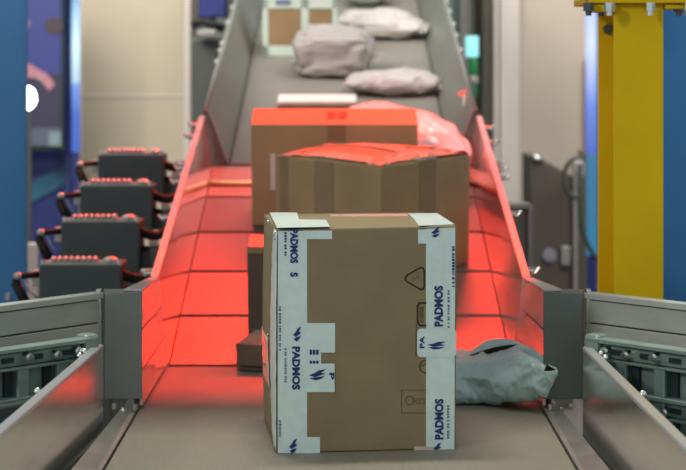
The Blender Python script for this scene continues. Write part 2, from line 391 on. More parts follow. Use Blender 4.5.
# ------------------------------------------------------------------ foreground side guards, mirror bright
GH = 0.186
def near_guard(s, x0, y0, x1, y1, label):
    t = thing('side_guard', label, 'guard', (s*x0, y0, -0.16), None)
    d = Vector((x1-x0, y1-y0, 0)); L = d.length; d.normalize()
    n = Vector((-d.y, d.x, 0)); n = n if n.x > 0 else -n      # outward in mirrored space
    def q(u, off, z): p = Vector((x0, y0, 0))+d*u+n*off; return Vector((s*p.x, p.y, z))
    L = L*(y0-2.35)/(y0-y1)
    m = MB(); m.hexa([q(0, 0, -0.16), q(L, 0, -0.16), q(L, .006, -0.16), q(0, .006, -0.16), q(0, 0, GH), q(L, 0, GH), q(L, .006, GH), q(0, .006, GH)])
    m.build('plate', Mt['mirror'], t, fixn=True)
    m = MB(); m.hexa([q(0, -.001, GH-.006), q(L, -.001, GH-.006), q(L, .020, GH-.006), q(0, .020, GH-.006), q(0, -.001, GH+.004), q(L, -.001, GH+.004), q(L, .020, GH+.006), q(0, .020, GH+.006)])
    m.build('top_lip', mat('bright_lip', (0.62, 0.66, 0.70), 0.30, 0.7), t, 0.003, fixn=True)
    for u in (0.10, 0.16, 0.62, 1.1):
        c = q(u, .026, GH+.002); MB().ell(c, (.008, .008, .008), 10, 6).build('bolt', Mt['bolt'], t, smooth=True)
    for u in (0.3, 1.3):
        c = q(u, .03, 0); MB().box((c.x, c.y, -0.45), (0.04, 0.04, 0.9)).build('leg', Mt['grey'], t, 0.003)
near_guard(-1, .559, 4.44, .610, 3.38, 'polished steel side guard on the left of the near belt, mirroring red')
near_guard(1, .567, 4.41, .593, 3.34, 'polished steel side guard on the right of the near belt, mirroring the grey bag')

# ------------------------------------------------------------------ grooved boards behind, at an angle
def board(s, x0, y0, x1, y1, label):
    t = thing('guard_board', label, 'board', (s*(x0+x1)/2, (y0+y1)/2, 0), None)
    d = Vector((x1-x0, y1-y0, 0)).normalized(); L = 0.75
    n = Vector((d.y, -d.x, 0)); n = n if n.y > 0 else -n
    def q(u, off, z): p = Vector((x0, y0, 0))+d*u+n*off; return Vector((s*p.x, p.y, z))
    zs = [(-0.10, 0.10), (0.104, 0.212), (0.216, 0.270), (0.273, 0.288)]
    for i, (z0, z1) in enumerate(zs):
        o = 0 if i < 3 else -0.006
        m = MB(); m.hexa([q(0, o, z0), q(L, o, z0), q(L, .03, z0), q(0, .03, z0), q(0, o, z1), q(L, o, z1), q(L, .03, z1), q(0, .03, z1)])
        m.build('board_strip', Mt['board'], t, 0.0015, fixn=True)
    m = MB(); m.hexa([q(0.004, .006, -.1), q(L, .006, -.1), q(L, .028, -.1), q(0.004, .028, -.1), q(0.004, .006, .285), q(L, .006, .285), q(L, .028, .285), q(0.004, .028, .285)])
    m.build('core', Mt['greyd'], t, fixn=True)
    m = MB(); c = q(0.0, .012, 0); m.box((c.x, c.y, 0.10), (0.012, 0.03, 0.39)); m.build('end_cap', Mt['steel'], t, 0.002)
    for u in (0.25, 0.6):
        c = q(u, .06, 0); MB().box((c.x, c.y, -0.37), (0.05, 0.05, 1.06)).build('leg', Mt['grey'], t, 0.003)
board(-1, .586, 4.64, .80, 4.385, 'long grooved grey guard board left of the corner post, in front of the drive boxes')
board(1, .602, 4.64, .83, 4.40, 'long grooved grey guard board right of the corner post, in front of the yellow column')

# ------------------------------------------------------------------ slotted frames between board and guard
def slotframe(s, label):
    x0, y0, x1, y1 = .565, 4.40, .755, 4.20
    if s > 0: x0 += .006
    t = thing('bolted_frame', label, 'frame', (s*.65, 4.3, -0.2), None)
    d = Vector((x1-x0, y1-y0, 0)).normalized(); L = 0.48
    n = Vector((d.y, -d.x, 0)); n = n if n.y > 0 else -n
    def q(u, off, z): p = Vector((x0, y0, 0))+d*u+n*off; return Vector((s*p.x, p.y, z))
    def bar(name, u0, u1, o0, o1, z0, z1, mt, bev=0.002):
        m = MB(); m.hexa([q(u0, o0, z0), q(u1, o0, z0), q(u1, o1, z0), q(u0, o1, z0), q(u0, o0, z1), q(u1, o0, z1), q(u1, o1, z1), q(u0, o1, z1)])
        return m.build(name, mt, t, bev, fixn=True)
    bar('back_plate', 0.01, L, .030, .036, -0.9, .208, Mt['frame'])
    bar('end_block', -0.003, .042, -.004, .040, .12, .222, Mt['frame'], .010)
    for z in (.205, .092, -.02):
        bar('top_flange', 0.03, L, -.010, .030, z, z+.010, Mt['frame'])
        bar('slot_channel', 0.045, L, .010, .016, z-.034, z-.004, Mt['frame'])
        bar('lower_flange', 0.045, L, -.002, .020, z-.042, z-.035, Mt['frame'])
        for k in range(5):
            bar('slot', .075+k*.082, .105+k*.082, .0045, .0098, z-.024, z-.013, Mt['slot'], 0)
    for u in (.09, .20, .31, .42):
        bar('post', u, u+.030, .000, .010, -0.2, .170, Mt['frame'])
        bar('recess', u+.032, u+.052, .020, .029, -0.2, .168, Mt['slot'], 0)
    for u, z in ((.065, .188), (.125, .186), (.205, .190), (.125, .066), (.235, .070), (.325, .186)):
        c = q(u, -.010, z); m = MB(); m.cyl(q(u, .010, z), c, .0115, 6); m.cyl(c, q(u, -.018, z), .007, 10); m.build('bolt', Mt['bolt'], t)
    if s < 0:
        bar('junction_box', .20, .42, -.05, -.005, -.10, .10, Mt['house'], .006)
slotframe(-1, 'grey-green bolted frame of slotted rails behind the left polished guard')
slotframe(1, 'grey-green bolted frame of slotted rails behind the right polished guard')

# ------------------------------------------------------------------ drive boxes on the left
def drive_box(px0, px1, pyt, Y, label, h=0.165, hose=True):
    k = Y/F
    A = P(px0, pyt, Y); B = P(px1, pyt, Y); W = B.x-A.x; x0, x1 = A.x, B.x; zt = A.z; D = 0.17
    t = thing('drive_box', label, 'drive unit', ((x0+x1)/2, Y+D/2, zt-h), 'drive boxes on the left of the incline')
    MB().box(((x0+x1)/2, Y+D/2, zt-h/2), (W, D, h)).build('housing', Mt['house'], t, 0.005)
    MB().box(((x0+x1)/2, Y+0.03, zt+0.004), (W*0.9, 0.05, 0.012)).build('vent_base', Mt['vent'], t, 0.002)
    for i in range(8):
        x = x0+W*(0.17+0.073*i)
        MB().ell((x, Y+0.025, zt+0.014), (0.0092, 0.026, 0.0125), 10, 6, Matrix.Rotation(-0.5, 3, 'Y')).build('vent_rib', Mt['vent'], t, smooth=True)
    MB().ell((x0+W*0.86, Y+0.028, zt+0.011), (0.026, 0.028, 0.013), 14, 8).build('oval_cap', Mt['vent'], t, smooth=True)
    for x in (x0+0.010, x1-0.008):
        MB().cyl((x, Y+0.012, zt), (x, Y+0.012, zt+0.016), 0.007, 8).build('screw', Mt['bolt'], t)
    MB().box((x0-0.012, Y+0.05, zt-0.045), (0.028, 0.04, 0.05)).build('mount', Mt['vent'], t, 0.004)
    e0 = Vector((x0-0.005, Y+0.03, zt-0.032)); e1 = e0+Vector((-0.055, -0.01, -0.004)); e2 = e1+Vector((-0.017, 0, -0.016)); e3 = e2+Vector((0.042, 0.0, -0.085))
    MB().tube([e0, e1, e2+Vector((0, 0, .006)), e2], 0.0095, 10).build('elbow', Mt['black'], t, smooth=True)
    MB().ell(e1+Vector((-.008, -.003, 0)), (0.015, 0.013, 0.012), 10, 8).build('elbow_joint', Mt['vent'], t, smooth=True)
    MB().cyl(e2, e3, 0.0155, 14).build('grip', Mt['black'], t, smooth=True)
    MB().tube([e1+Vector((.01, 0, -.01)), e1+Vector((.03, 0, -.05)), e0+Vector((.0, 0, -.075))], 0.003, 6).build('rod', Mt['vent'], t, smooth=True)
    # arm and hoses reaching the guard
    xe = -XT-0.035
    for j, (dz, sag) in enumerate(((-0.03, 0.03), (-0.085, 0.02))):
        pts = []
        for i in range(9):
            u = i/8; pts.append(Vector((x1-0.01+(xe-x1+0.01)*u, Y+0.05+0.08*u, zt+dz-sag*math.sin(u*math.pi)+0.015*u)))
        MB().tube(pts, 0.016-0.006*j, 10).build('hose', Mt['black'], t, smooth=True)
    MB().box((x1+0.03, Y+0.09, zt-0.125), (0.07, 0.06, 0.07)).build('motor_flange', Mt['greyd'], t, 0.01)
    MB().box((x1+0.042, Y+0.06, zt-0.075), (0.03, 0.02, 0.018)).build('clip', Mt['vent'], t, 0.003)
    MB().box(((x0+x1)/2, Y+D/2, (zt-h-0.9)/2), (0.06, 0.06, zt-h+0.9)).build('stand', Mt['greyd'], t, 0.003)
drive_box(39, 121, 265, 5.76, 'nearest of the four dark drive boxes, lowest on the left of the incline')
drive_box(61, 139, 222, 6.15, 'second drive box counted up the incline from the guard board')
drive_box(80, 152, 186, 6.60, 'third drive box counted up the incline from the guard board')
drive_box(98, 163, 155, 6.98, 'highest of the four dark drive boxes, against the beige panel')
# a matching unit farther up
t = thing('control_unit', 'dark grey control unit with a black arm beside the upper left guard', 'control unit', (-0.72, 9.3, -0.9))
A = P(191, 38, 9.3); B = P(219, 38, 9.3)
MB().box(((A.x+B.x)/2, 9.4, A.z-0.25), (B.x-A.x, 0.2, 0.5)).build('housing', Mt['greyd'], t, 0.01)
MB().box(((A.x+B.x)/2, 9.4, (A.z-0.5-0.9)/2), (0.06, 0.06, A.z-0.5+0.9)).build('stand', Mt['greyd'], t)
MB().tube([P(192, 26, 9.3), P(200, 21, 9.3), P(212, 24, 9.3), P(224, 29, 9.3)], 0.02, 8).build('arm', Mt['black'], t, smooth=True)
MB().box(P(207, 33, 9.25), (0.09, 0.05, 0.03)).build('bracket', Mt['vent'], t, 0.004)
MB().box(P(213, 6, 9.6), (0.14, 0.1, 0.12)).build('valve_block', Mt['navy'], t, 0.01)
MB().box((P(213, 6, 9.6).x, 9.6, 0.95), (0.03, 0.03, 0.9)).build('riser', Mt['greyd'], t)

# ------------------------------------------------------------------ background left
def panelthing(name, label, cat, px0, px1, Y, zt, mt, th=0.12, z0=-0.9, group=None):
    A = P(px0, 0, Y); B = P(px1, 0, Y)
    t = thing(name, label, cat, ((A.x+B.x)/2, Y, z0), group)
    MB().box(((A.x+B.x)/2, Y+th/2, (zt+z0)/2), (B.x-A.x, th, zt-z0)).build('body', mt, t, 0.004)
    return t, A.x, B.x
t, xa, xb = panelthing('blue_panel', 'tall flat blue panel at the left edge', 'panel', -60, 25, 7.6, 1.5, Mt['blue'], 0.05)
MB().box((xb-0.004, 7.625, 0.3), (0.012, 0.06, 2.4)).build('edge_trim', Mt['blue'], t)
MB().box((P(8, 297, 7.59).x, 7.59, P(8, 297, 7.59).z), (0.02, 0.01, 0.03)).build('catch', Mt['vent'], t, 0.002)
t, xa, xb = panelthing('cabinet', 'tall beige cabinet side behind the drive boxes', 'cabinet', 80, 184, 12.0, 1.6, Mt['beige'], 0.6)
MB().box((xb+0.022, 12.0, 0.35), (0.045, 0.06, 2.5)).build('corner_trim', Mt['cream'], t, 0.01)
MB().box(((xa+xb)/2, 11.995, P(130, 96, 12).z), (xb-xa, 0.006, 0.012)).build('seam_strip', Mt['cream'], t)
MB().box((xa+0.005, 11.99, 0.35), (0.012, 0.03, 2.5)).build('hinge_edge', Mt['cream'], t)
# steel uprights between the cabinet and the upper conveyor
for px0, px1, mt, lab in ((191, 198, 'cream', 'slim pale mauve upright beside the beige cabinet'), (199, 207, 'frame', 'grey-green steel upright left of the upper conveyor'), (209, 228, 'grey', 'wide grey steel upright behind the upper conveyor guard')):
    Y = 12.3
    A = P(px0, 0, Y); B = P(px1, 0, Y); wd = B.x-A.x
    t = thing('steel_upright', lab, 'upright', ((A.x+B.x)/2, Y, -0.9))
    for f in (-0.5, 0.5):
        MB().box(((A.x+B.x)/2+f*wd*0.8, Y, 0.35), (wd*0.2, 0.1, 2.5)).build('flange', Mt[mt], t)
    MB().box(((A.x+B.x)/2, Y+0.02, 0.35), (wd*0.7, 0.03, 2.5)).build('web', Mt[mt], t)
    MB().box(((A.x+B.x)/2, Y, -0.89), (wd*1.0, 0.16, 0.02)).build('foot_plate', Mt[mt], t)
# navy display booth
Y = 11.0
def rect(m, px0, py0, px1, py1, Y, th=0.02):
    A = P(px0, py1, Y); B = P(px1, py0, Y); m.box(((A.x+B.x)/2, Y, (A.z+B.z)/2), (B.x-A.x, th, B.z-A.z)); return m
t = thing('display_screen', 'lit display screen showing a pink arm on blue, behind the blue panel', 'screen', (P(45, 0, Y).x, Y, -0.9))
rect(MB(), 5, -30, 64, 150, Y, 0.04).build('casing', Mt['slot'], t)
def emat(name, col, s=0.6):
    return emis(name, [c*0.5 for c in col], 0.75 if s < 0.7 else 1.0)
rect(MB(), 28, -20, 61, 74, Y-0.03, 0.01).build('blue_picture', emat('screen_blue', (0.055, 0.085, 0.42)), t)
rect(MB(), 10, 74, 61, 128, Y-0.03, 0.01).build('lower_picture', emat('screen_dusk', (0.055, 0.05, 0.12)), t)
rect(MB(), 10, 128, 61, 146, Y-0.032, 0.01).build('caption_band', emat('screen_grey', (0.16, 0.19, 0.28)), t)
def poly(px, Y, th=0.006): 
    return MB().prism([P(a, b, Y) for a, b in px], (0, -th, 0))
poly([(47+9*math.cos(a*math.pi/8)+7, 26+9*math.sin(a*math.pi/8)) for a in range(16)], Y-0.036).build('round_shape', emat('screen_brown', (0.10, 0.06, 0.09)), t)
poly([(14, 62), (26, 62), (38, 69), (47, 74), (55, 84), (49, 91), (43, 83), (36, 78), (24, 77), (14, 77)], Y-0.038).build('pink_arm_shape', emat('screen_pink', (0.75, 0.32, 0.38), 0.75), t)
poly([(27+4*math.cos(a*math.pi/6), 24+5*math.sin(a*math.pi/6)) for a in range(12)], Y-0.038).build('pale_shape', emat('screen_mauve', (0.30, 0.25, 0.42)), t)
c = P(40, 79, Y-.045); MB().ell(c, (.012, .008, .012), 10, 6).build('small_ring', Mt['vent'], t, smooth=True)
rect(MB(), 49, 132, 61, 146, Y-0.04, 0.008).build('emblem', emat('screen_emblem', (0.35, 0.50, 0.55)), t)
t = thing('navy_backdrop', 'dark navy backdrop with a painted teal light glimmer behind the drive boxes', 'backdrop', (P(40, 0, 11.2).x, 11.2, -0.9))
rect(MB(), -20, -30, 79, 340, 11.25, 0.05).build('board', Mt['navy'], t)
MB().prism([P(a, b, 11.21) for a, b in ((-10, 186), (30, 182), (60, 168), (78, 158), (78, 176), (55, 190), (25, 206), (-10, 212))], (0, -.004, 0)).build('painted_glimmer', mat('teal_glimmer_paint', (0.02, 0.09, 0.16), 0.5, 0, 0.3, 4, 0.3), t)  # light glimmer of a glossy panel, painted as a flat teal band
rect(MB(), 66, -30, 70, 340, 11.2, 0.03).build('frame_post', mat('indigo_frame', (0.03, 0.04, 0.16), 0.4, 0, 0.4, 5, 0.1), t)
# light column
def light_column(px0, px1, Y, segs, label, group):
    t = thing('light_column', label, 'light column', (P((px0+px1)/2, 0, Y).x, Y, -0.9))
    r = (px1-px0)/2*Y/F
    top, bot = segs[0][0], segs[-1][1]
    A = P((px0+px1)/2, top, Y); B = P((px0+px1)/2, bot, Y)
    m = emis('tube_light', (1, 1, 1), 1.0); nt = m.node_tree; bs = nt.nodes['Principled BSDF']
    tc = nt.nodes.new('ShaderNodeTexCoord'); sp = nt.nodes.new('ShaderNodeSeparateXYZ'); cr = nt.nodes.new('ShaderNodeValToRGB')
    nt.links.new(tc.outputs['Generated'], sp.inputs[0]); nt.links.new(sp.outputs['Z'], cr.inputs[0]); nt.links.new(cr.outputs[0], bs.inputs['Emission Color'])
    el = cr.color_ramp.elements; el.remove(el[1])
    for k, (a, b, col, s_) in enumerate(segs):
        e = el[0] if k == 0 else el.new(0.5)
        e.position = 1-((a+b)/2-top)/(bot-top); e.color = (*[c*s_ for c in col], 1)
    bs.inputs['Base Color'].default_value = (0.05, 0.06, 0.1, 1)
    MB().cyl(B, A, r, 16).build('tube', m, t, smooth=True)
    MB().box((A.x, Y, (B.z-0.9)/2), (r*1.6, r*1.6, B.z+0.9)).build('post', Mt['navy'], t)
light_column(71.5, 80, 11.1, ((-30, 8, (0.08, 0.30, 0.50), 0.8), (8, 20, (0.35, 0.65, 0.90), 1.0), (20, 72, (0.62, 0.88, 1.0), 1.15), (72, 95, (0.20, 0.40, 0.95), 0.9), (95, 135, (0.08, 0.18, 0.75), 0.8), (135, 152, (0.03, 0.20, 0.45), 0.6)), 'glowing white and blue light column left of the beige cabinet', None)
# bright lamp peeking from behind the blue panel
t = thing('work_lamp', 'dazzling round white-blue lamp peeking past the blue panel', 'lamp', P(24, 98, 9.0))
c = P(27.0, 98, 9.0)
MB().ell(c, (0.045, 0.02, 0.058), 18, 12).build('bulb', emis('lamp_glare', (0.75, 0.8, 1.0), 12), t, smooth=True)
MB().cyl(c+Vector((0, 0.02, 0)), c+Vector((0, 0.10, 0)), 0.05, 16, 0.03).build('reflector', Mt['steel'], t, smooth=True)
MB().cyl(c+Vector((0, 0.06, -0.03)), (c.x, c.y+0.06, -0.9), 0.012, 8).build('pole', Mt['greyd'], t)
t = thing('post', 'short pale post standing left behind the nearest drive box', 'post', (P(32, 0, 8.2).x, 8.2, -0.9))
rect(MB(), 28, 243, 38, 420, 8.2, 0.04).build('shaft', Mt['cream'], t, 0.005)
rect(MB(), 26, 419, 40, 422, 8.2, 0.08).build('foot', Mt['cream'], t)

# ------------------------------------------------------------------ yellow column, right
YC = 4.95
t = thing('steel_column', 'yellow painted H-section steel column beside the blue panel', 'column', (P(638, 0, YC).x, YC, -0.9))
A = P(613.5, 0, YC); B = P(663, 0, YC); cx_ = (A.x+B.x)/2; wd = B.x-A.x; zt = P(0, 4, YC).z
dp = 0.27
MB().box((cx_, YC, (zt-0.9)/2), (wd, 0.012, zt+0.9)).build('front_flange', Mt['yellow'], t, 0.002)
MB().box((cx_, YC+dp, (zt-0.9)/2), (wd*1.06, 0.012, zt+0.9)).build('rear_flange', Mt['yellow'], t, 0.002)
MB().box((cx_, YC+dp/2, (zt-0.9)/2), (0.010, dp-0.012, zt+0.9)).build('web', Mt['yellow'], t)
PA = P(588, 0, YC); PB = P(692, 0, YC)
MB().box(((PA.x+PB.x)/2, YC+dp/2, zt+0.010), (PB.x-PA.x, dp+0.07, 0.018)).build('head_plate', Mt['yellow'], t, 0.003)
MB().box(((PA.x+PB.x)/2, YC+dp/2-0.01, zt+0.075), (PB.x-PA.x-0.03, dp+0.02, 0.11)).build('head_beam', Mt['yellow'], t, 0.003)
MB().box((P(604, 0, YC).x, YC+0.02, zt-0.012), (0.06, 0.09, 0.020)).build('gusset', Mt['yellow'], t, 0.004)
MB().box((P(673, 0, YC).x, YC+0.02, zt-0.008), (0.05, 0.09, 0.012)).build('gusset', Mt['yellow'], t, 0.004)
for px, dy in ((586, -0.05), (601, 0.0), (606, -0.06), (646, -0.06), (684, -0.06), (679, 0.0)):
    x = P(px, 0, YC).x; m = MB(); m.cyl((x, YC+dy, zt+0.002), (x, YC+dy, zt-0.020), 0.014, 6); m.cyl((x, YC+dy, zt-0.020), (x, YC+dy, zt-0.032), 0.008, 10)
    m.build('bolt', Mt['bolt'] if px in (606, 646, 684) else Mt['greyd'], t)
c = P(609, 29, YC+dp-0.03); MB().cyl(c, c+Vector((0, 0.03, 0)), 0.015, 6).build('flange_bolt', Mt['greyd'], t)
MB().box((cx_, YC+dp/2, -0.89), (wd*1.7, dp+0.15, 0.02)).build('base_plate', Mt['yellow'], t, 0.003)
m = MB(); c = P(588, 0, YC+0.05)
MB().box((P(585, 0, YC).x, YC+0.01, zt+0.025), (0.035, 0.05, 0.02)).build('clamp', Mt['greyd'], t, 0.003)
t, xa, xb = panelthing('blue_panel', 'tall flat blue panel at the right edge behind the yellow column', 'panel', 655, 760, 7.4, 1.5, Mt['blue'], 0.05)
MB().box((xa+0.004, 7.425, 0.3), (0.012, 0.06, 2.4)).build('edge_trim', Mt['blue'], t)

# ------------------------------------------------------------------ background right
t, xa, xb = panelthing('cabinet', 'tall pinkish beige cabinet behind the yellow column', 'cabinet', 497, 586, 12.2, 1.6, Mt['beige2'], 0.6)
rect(MB(), 500, -30, 519, 330, 12.16, 0.05).build('light_door_strip', Mt['cream'], t)
rect(MB(), 494, -30, 498, 330, 12.15, 0.05).build('corner_trim', Mt['cream'], t)
rect(MB(), 584, 60, 588, 330, 12.15, 0.05).build('edge_trim', mat('rose_brown_trim', (0.25, 0.16, 0.14), 0.5, 0, 0.3, 5, 0.1), t)
light_column(585.5, 597, 11.0, ((-30, 12, (0.35, 0.55, 0.95), 0.9), (12, 75, (0.60, 0.70, 1.0), 1.0), (75, 135, (0.16, 0.30, 0.95), 0.75), (135, 175, (0.05, 0.30, 0.55), 0.6), (175, 255, (0.02, 0.05, 0.45), 0.6)), 'glowing blue-white light column left of the yellow column', None)
# brown-grey machine cabinet with slanted top
Yk = 9.5
t = thing('machine_cabinet', 'brown-grey machine cabinet with slanted top right of the incline', 'cabinet', (P(552, 0, Yk).x, Yk, -0.9))
zb = -0.9
pl = [P(530, 156, Yk), P(538, 156, Yk), P(574, 177, Yk)]
lo = [Vector((pl[2].x, Yk, zb)), Vector((pl[0].x, Yk, zb))]
MB().prism(pl+lo, (0, 0.4, 0)).build('body', Mt['brown'], t, 0.006, fixn=True)
MB().ell(P(537, 158, Yk-.01), (0.032, 0.03, 0.017), 12, 8, Matrix.Rotation(0.4, 3, 'Y')).build('round_cap', Mt['bolt'], t, smooth=True)
m = MB(); c = P(549, 255, Yk); m.cyl(c, c+Vector((0, -0.02, 0)), 0.035, 20); m.build('dial', mat('dial_blue_grey', (0.22, 0.26, 0.34), 0.4, 0, 0.4, 20, 0.1), t)
c = c+Vector((0, -0.021, 0)); MB().cyl(c, c+Vector((0, -0.004, 0)), 0.022, 16).build('dial_face', Mt['vent'], t)
rect(MB(), 561, 246, 570, 265, Yk-0.015, 0.03).build('latch', Mt['vent'], t, 0.004)
rect(MB(), 573, 170, 577, 300, Yk-0.02, 0.04).build('edge_profile', Mt['vent'], t, 0.003)
t = thing('grey_post', 'dark grey-green post with a looped hose beside the machine cabinet', 'post', (P(582, 0, 9.8).x, 9.8, -0.9))
rect(MB(), 578, 150, 586, 450, 9.8, 0.04).build('shaft', Mt['brown'], t, 0.004)
MB().tube([P(578+14*math.cos(a), 178+20*math.sin(a), 9.3) for a in [math.pi*(0.5+1.1*i/12) for i in range(13)]]+[P(582, 158, 9.5)], 0.012, 8).build('hose', Mt['greyd'], t, smooth=True)
MB().tube([P(580, 165, 9.5), P(579, 200, 9.5), P(581, 225, 9.5), P(588, 245, 9.5), P(596, 260, 9.5)], 0.010, 8).build('cable', mat('green_cable', (0.04, 0.07, 0.045), 0.5, 0, 0.3, 5, 0.1), t, smooth=True)
rect(MB(), 572, 160, 584, 176, 9.6, 0.06).build('clamp', Mt['vent'], t, 0.006)
t = thing('grey_cabinet', 'low grey cabinet with pale rim just right of the incline', 'cabinet', (P(518, 0, 8.0).x, 8.0, -0.9))
rect(MB(), 500, 204, 530, 440, 8.0, 0.3).build('body', Mt['grey'], t, 0.01)
rect(MB(), 500, 203, 530, 206, 7.84, 0.03).build('top_rim', Mt['vent'], t, 0.004)
rect(MB(), 528, 204, 531, 430, 7.84, 0.03).build('side_rim', Mt['vent'], t, 0.004)
# uprights right of the upper conveyor
for px0, px1, mt, lab, YY in ((443, 459, 'frame', 'teal-grey upright right of the upper conveyor', 12.6), (461, 468, 'vent', 'slim pale steel upright left of the green signal tower', 12.4), (474, 482, 'brown', 'dark upright right behind the green signal tower', 12.9), (484, 494, 'khaki', 'drab khaki upright left of the pinkish cabinet', 12.5)):
    A = P(px0, 0, YY); B = P(px1, 0, YY); wd = B.x-A.x
    t = thing('steel_upright', lab, 'upright', ((A.x+B.x)/2, YY, -0.9))
    for f in (-0.5, 0.5):
        MB().box(((A.x+B.x)/2+f*wd*0.8, YY, 0.35), (wd*0.2, 0.1, 2.5)).build('flange', Mt[mt], t)
    MB().box(((A.x+B.x)/2, YY+0.02, 0.35), (wd*0.7, 0.03, 2.5)).build('web', Mt[mt], t)
    MB().box(((A.x+B.x)/2, YY, -0.89), (wd*1.0, 0.16, 0.02)).build('foot_plate', Mt[mt], t)
Ys = 10.5
t = thing('signal_tower', 'signal tower with a glowing cyan lamp over green segments', 'signal light', (P(472, 0, Ys).x, Ys, -0.9))
def seg(px, y0, y1, r, mt, nm): 
    a = P(px, y1, Ys); b = P(px, y0, Ys); MB().cyl(a, b, r, 16).build(nm, mt, t, 0.006, smooth=True)
seg(472, 36, 57, 0.036, emis('signal_cyan', (0.35, 0.95, 0.95), 0.95), 'cyan_lamp')
seg(473, 58, 75, 0.026, mat('signal_green', (0.01, 0.20, 0.06), 0.3, 0, 0.5, 5, 0.1), 'green_segment')
seg(473, 76, 84, 0.030, Mt['vent'], 'collar')
seg(473, 85, 98, 0.026, mat('signal_green_dark', (0.01, 0.12, 0.05), 0.3, 0, 0.5, 5, 0.1), 'lower_segment')
MB().cyl((P(473, 0, Ys).x, Ys, -0.9), P(473, 98, Ys), 0.012, 10).build('pole', Mt['vent'], t)

# ------------------------------------------------------------------ cartons
def carton_body(p, mt, t, bulge=(), n=14, jit=0.0, seed=0, name='body'):
    """p: bottom 4 (front-left, front-right, back-right, back-left), top 4; bulge: {face: amount}"""
    ctr = sum(p, Vector())/8
    faces = {'front': (0, 1, 5, 4), 'right': (1, 2, 6, 5), 'back': (2, 3, 7, 6), 'left': (3, 0, 4, 7), 'top': (4, 5, 6, 7), 'bottom': (3, 2, 1, 0)}
    m = MB()
    for nm, (a, b, c, d) in faces.items():
        A, B, Cc, D = p[a], p[b], p[c], p[d]
        nr = (B-A).cross(D-A).normalized(); bl = bulge.get(nm, 0) if bulge else 0
        def fn(u, v, A=A, B=B, Cc=Cc, D=D, nr=nr, bl=bl):
            q = (A*(1-u)+B*u)*(1-v)+(D*(1-u)+Cc*u)*v
            e = (16*u*(1-u)*v*(1-v))
            q = q+nr*bl*(e**0.6 if e > 0 else 0)
            if jit: q = q+noise.noise_vector(q*9+Vector((seed, 0, 0)))*jit
            return q
        m.grid(fn, n, n)
    return m.build(name, mt, t, 0.004, fixn=True)

def textmesh(txt, size, bold=0.0):
    cu = bpy.data.curves.new('txt', 'FONT'); cu.body = txt; cu.size = size; cu.offset = bold; cu.align_x = 'CENTER'; cu.align_y = 'CENTER'
    cu.extrude = 0.0001; cu.resolution_u = 3
    o = bpy.data.objects.new('txt', cu); C.objects.link(o)
    bpy.context.view_layer.update()
    me = bpy.data.meshes.new_from_object(o.evaluated_get(bpy.context.evaluated_depsgraph_get()))
    bpy.data.objects.remove(o); return me

# --- the taped carton in front
FL = Vector((-0.1385, 4.115, 0)); 
wv = Vector((0.3935, 0.052, 0)); dv = Vector((-0.045, 0.41, 0)); HB = 0.489
p = [FL, FL+wv, FL+wv+dv, FL+dv]
p += [q+Vector((0, 0, HB)) for q in p]
p = [Vector(q)+Vector((0, 0, 0.001)) for q in p]
p[4] += Vector((0.002, 0, 0.0)); p[5] += Vector((0.002, 0, 0.004))
t = thing('carton', 'tall brown carton with printed pale blue tape along its edges, nearest on the belt', 'carton', tuple(FL+wv/2+dv/2))
body = carton_body(p, Mt['card'], t, {'left': 0.012, 'top': 0.004}, 16, 0.0)
fn_ = wv.cross(Vector((0, 0, 1))).normalized()   # outward (towards camera)
if fn_.y > 0: fn_ = -fn_
ux = wv.normalized(); uz = Vector((0, 0, 1))
ORI = p[0]
cam0 = Vector((0, 0, CAMZ))
def FP(px, py, off=0.0):   # point of the carton's front face seen at that pixel
    d = Vector(((px-CX)/F, 1, -(py-HY)/F)); tt = (ORI-cam0).dot(fn_)/d.dot(fn_)
    return cam0+d*tt+fn_*off
def TP(px, py, off=0.0):   # point on its top face
    zt = HB+0.001
    Y = F*(CAMZ-zt)/(py-HY); q = P(px, py, Y); q.z = zt+off; return q
def fpoly(pts, name, mt, lay=1, parent=None, bow=0):
    o = 0.0006*lay
    m = MB().prism([FP(a, b, o-0.0005) for a, b in pts], fn_*0.0005)
    return m.build(name, mt, parent or t, fixn=True)
def frect(x0, y0, x1, y1, name, mt, lay=1, parent=None):
    return fpoly([(x0, y0), (x1, y0), (x1, y1), (x0, y1)], name, mt, lay, parent)
def ftext(txt, px, py, lenpx, hpx, ang, mt, lay, parent, bold=0.0):
    me = textmesh(txt, 1.0, bold); me.materials.clear(); me.materials.append(mt)
    xs = [v.co.x for v in me.vertices]; ys = [v.co.y for v in me.vertices]
    W = max(xs)-min(xs); Hh = max(ys)-min(ys); cx0 = (max(xs)+min(xs))/2; cy0 = (max(ys)+min(ys))/2
    s = 4.13/F; c0 = FP(px, py, 0.0006*lay); base = wloc(parent)
    ca, sa = math.cos(ang), math.sin(ang)
    for v in me.vertices:
        x = (v.co.x-cx0)/W*lenpx*s; y = (v.co.y-cy0)/Hh*hpx*s
        x, y = x*ca-y*sa, x*sa+y*ca
        v.co = c0+ux*x+uz*y+fn_*(v.co.z*1.0)-base
    o = bpy.data.objects.new('lettering', me); C.objects.link(o); o.parent = parent; return o
def logo(px, py, w_, h_, ang, lay, parent):
    # a swooping bird-like mark: two curved wedges and a bar
    m = MB(); ca, sa = math.cos(ang), math.sin(ang)
    def R(pts): return [FP(px+(x*w_*ca-y*h_*sa), py+(x*w_*sa+y*h_*ca), 0.0006*lay-0.0004) for x, y in pts]
    m.prism(R([(-.5, .05), (-.2, -.12), (.1, -.40), (.5, -.5), (.22, -.18), (.5, -.08), (.12, .08), (-.15, .2)]), fn_*0.0005)
    m.prism(R([(-.45, .32), (-.1, .22), (.45, .12), (.2, .38), (-.1, .5)]), fn_*0.0005)
    m.build('tape_logo', Mt['ink'], parent, fixn=True)
R90 = -math.pi/2
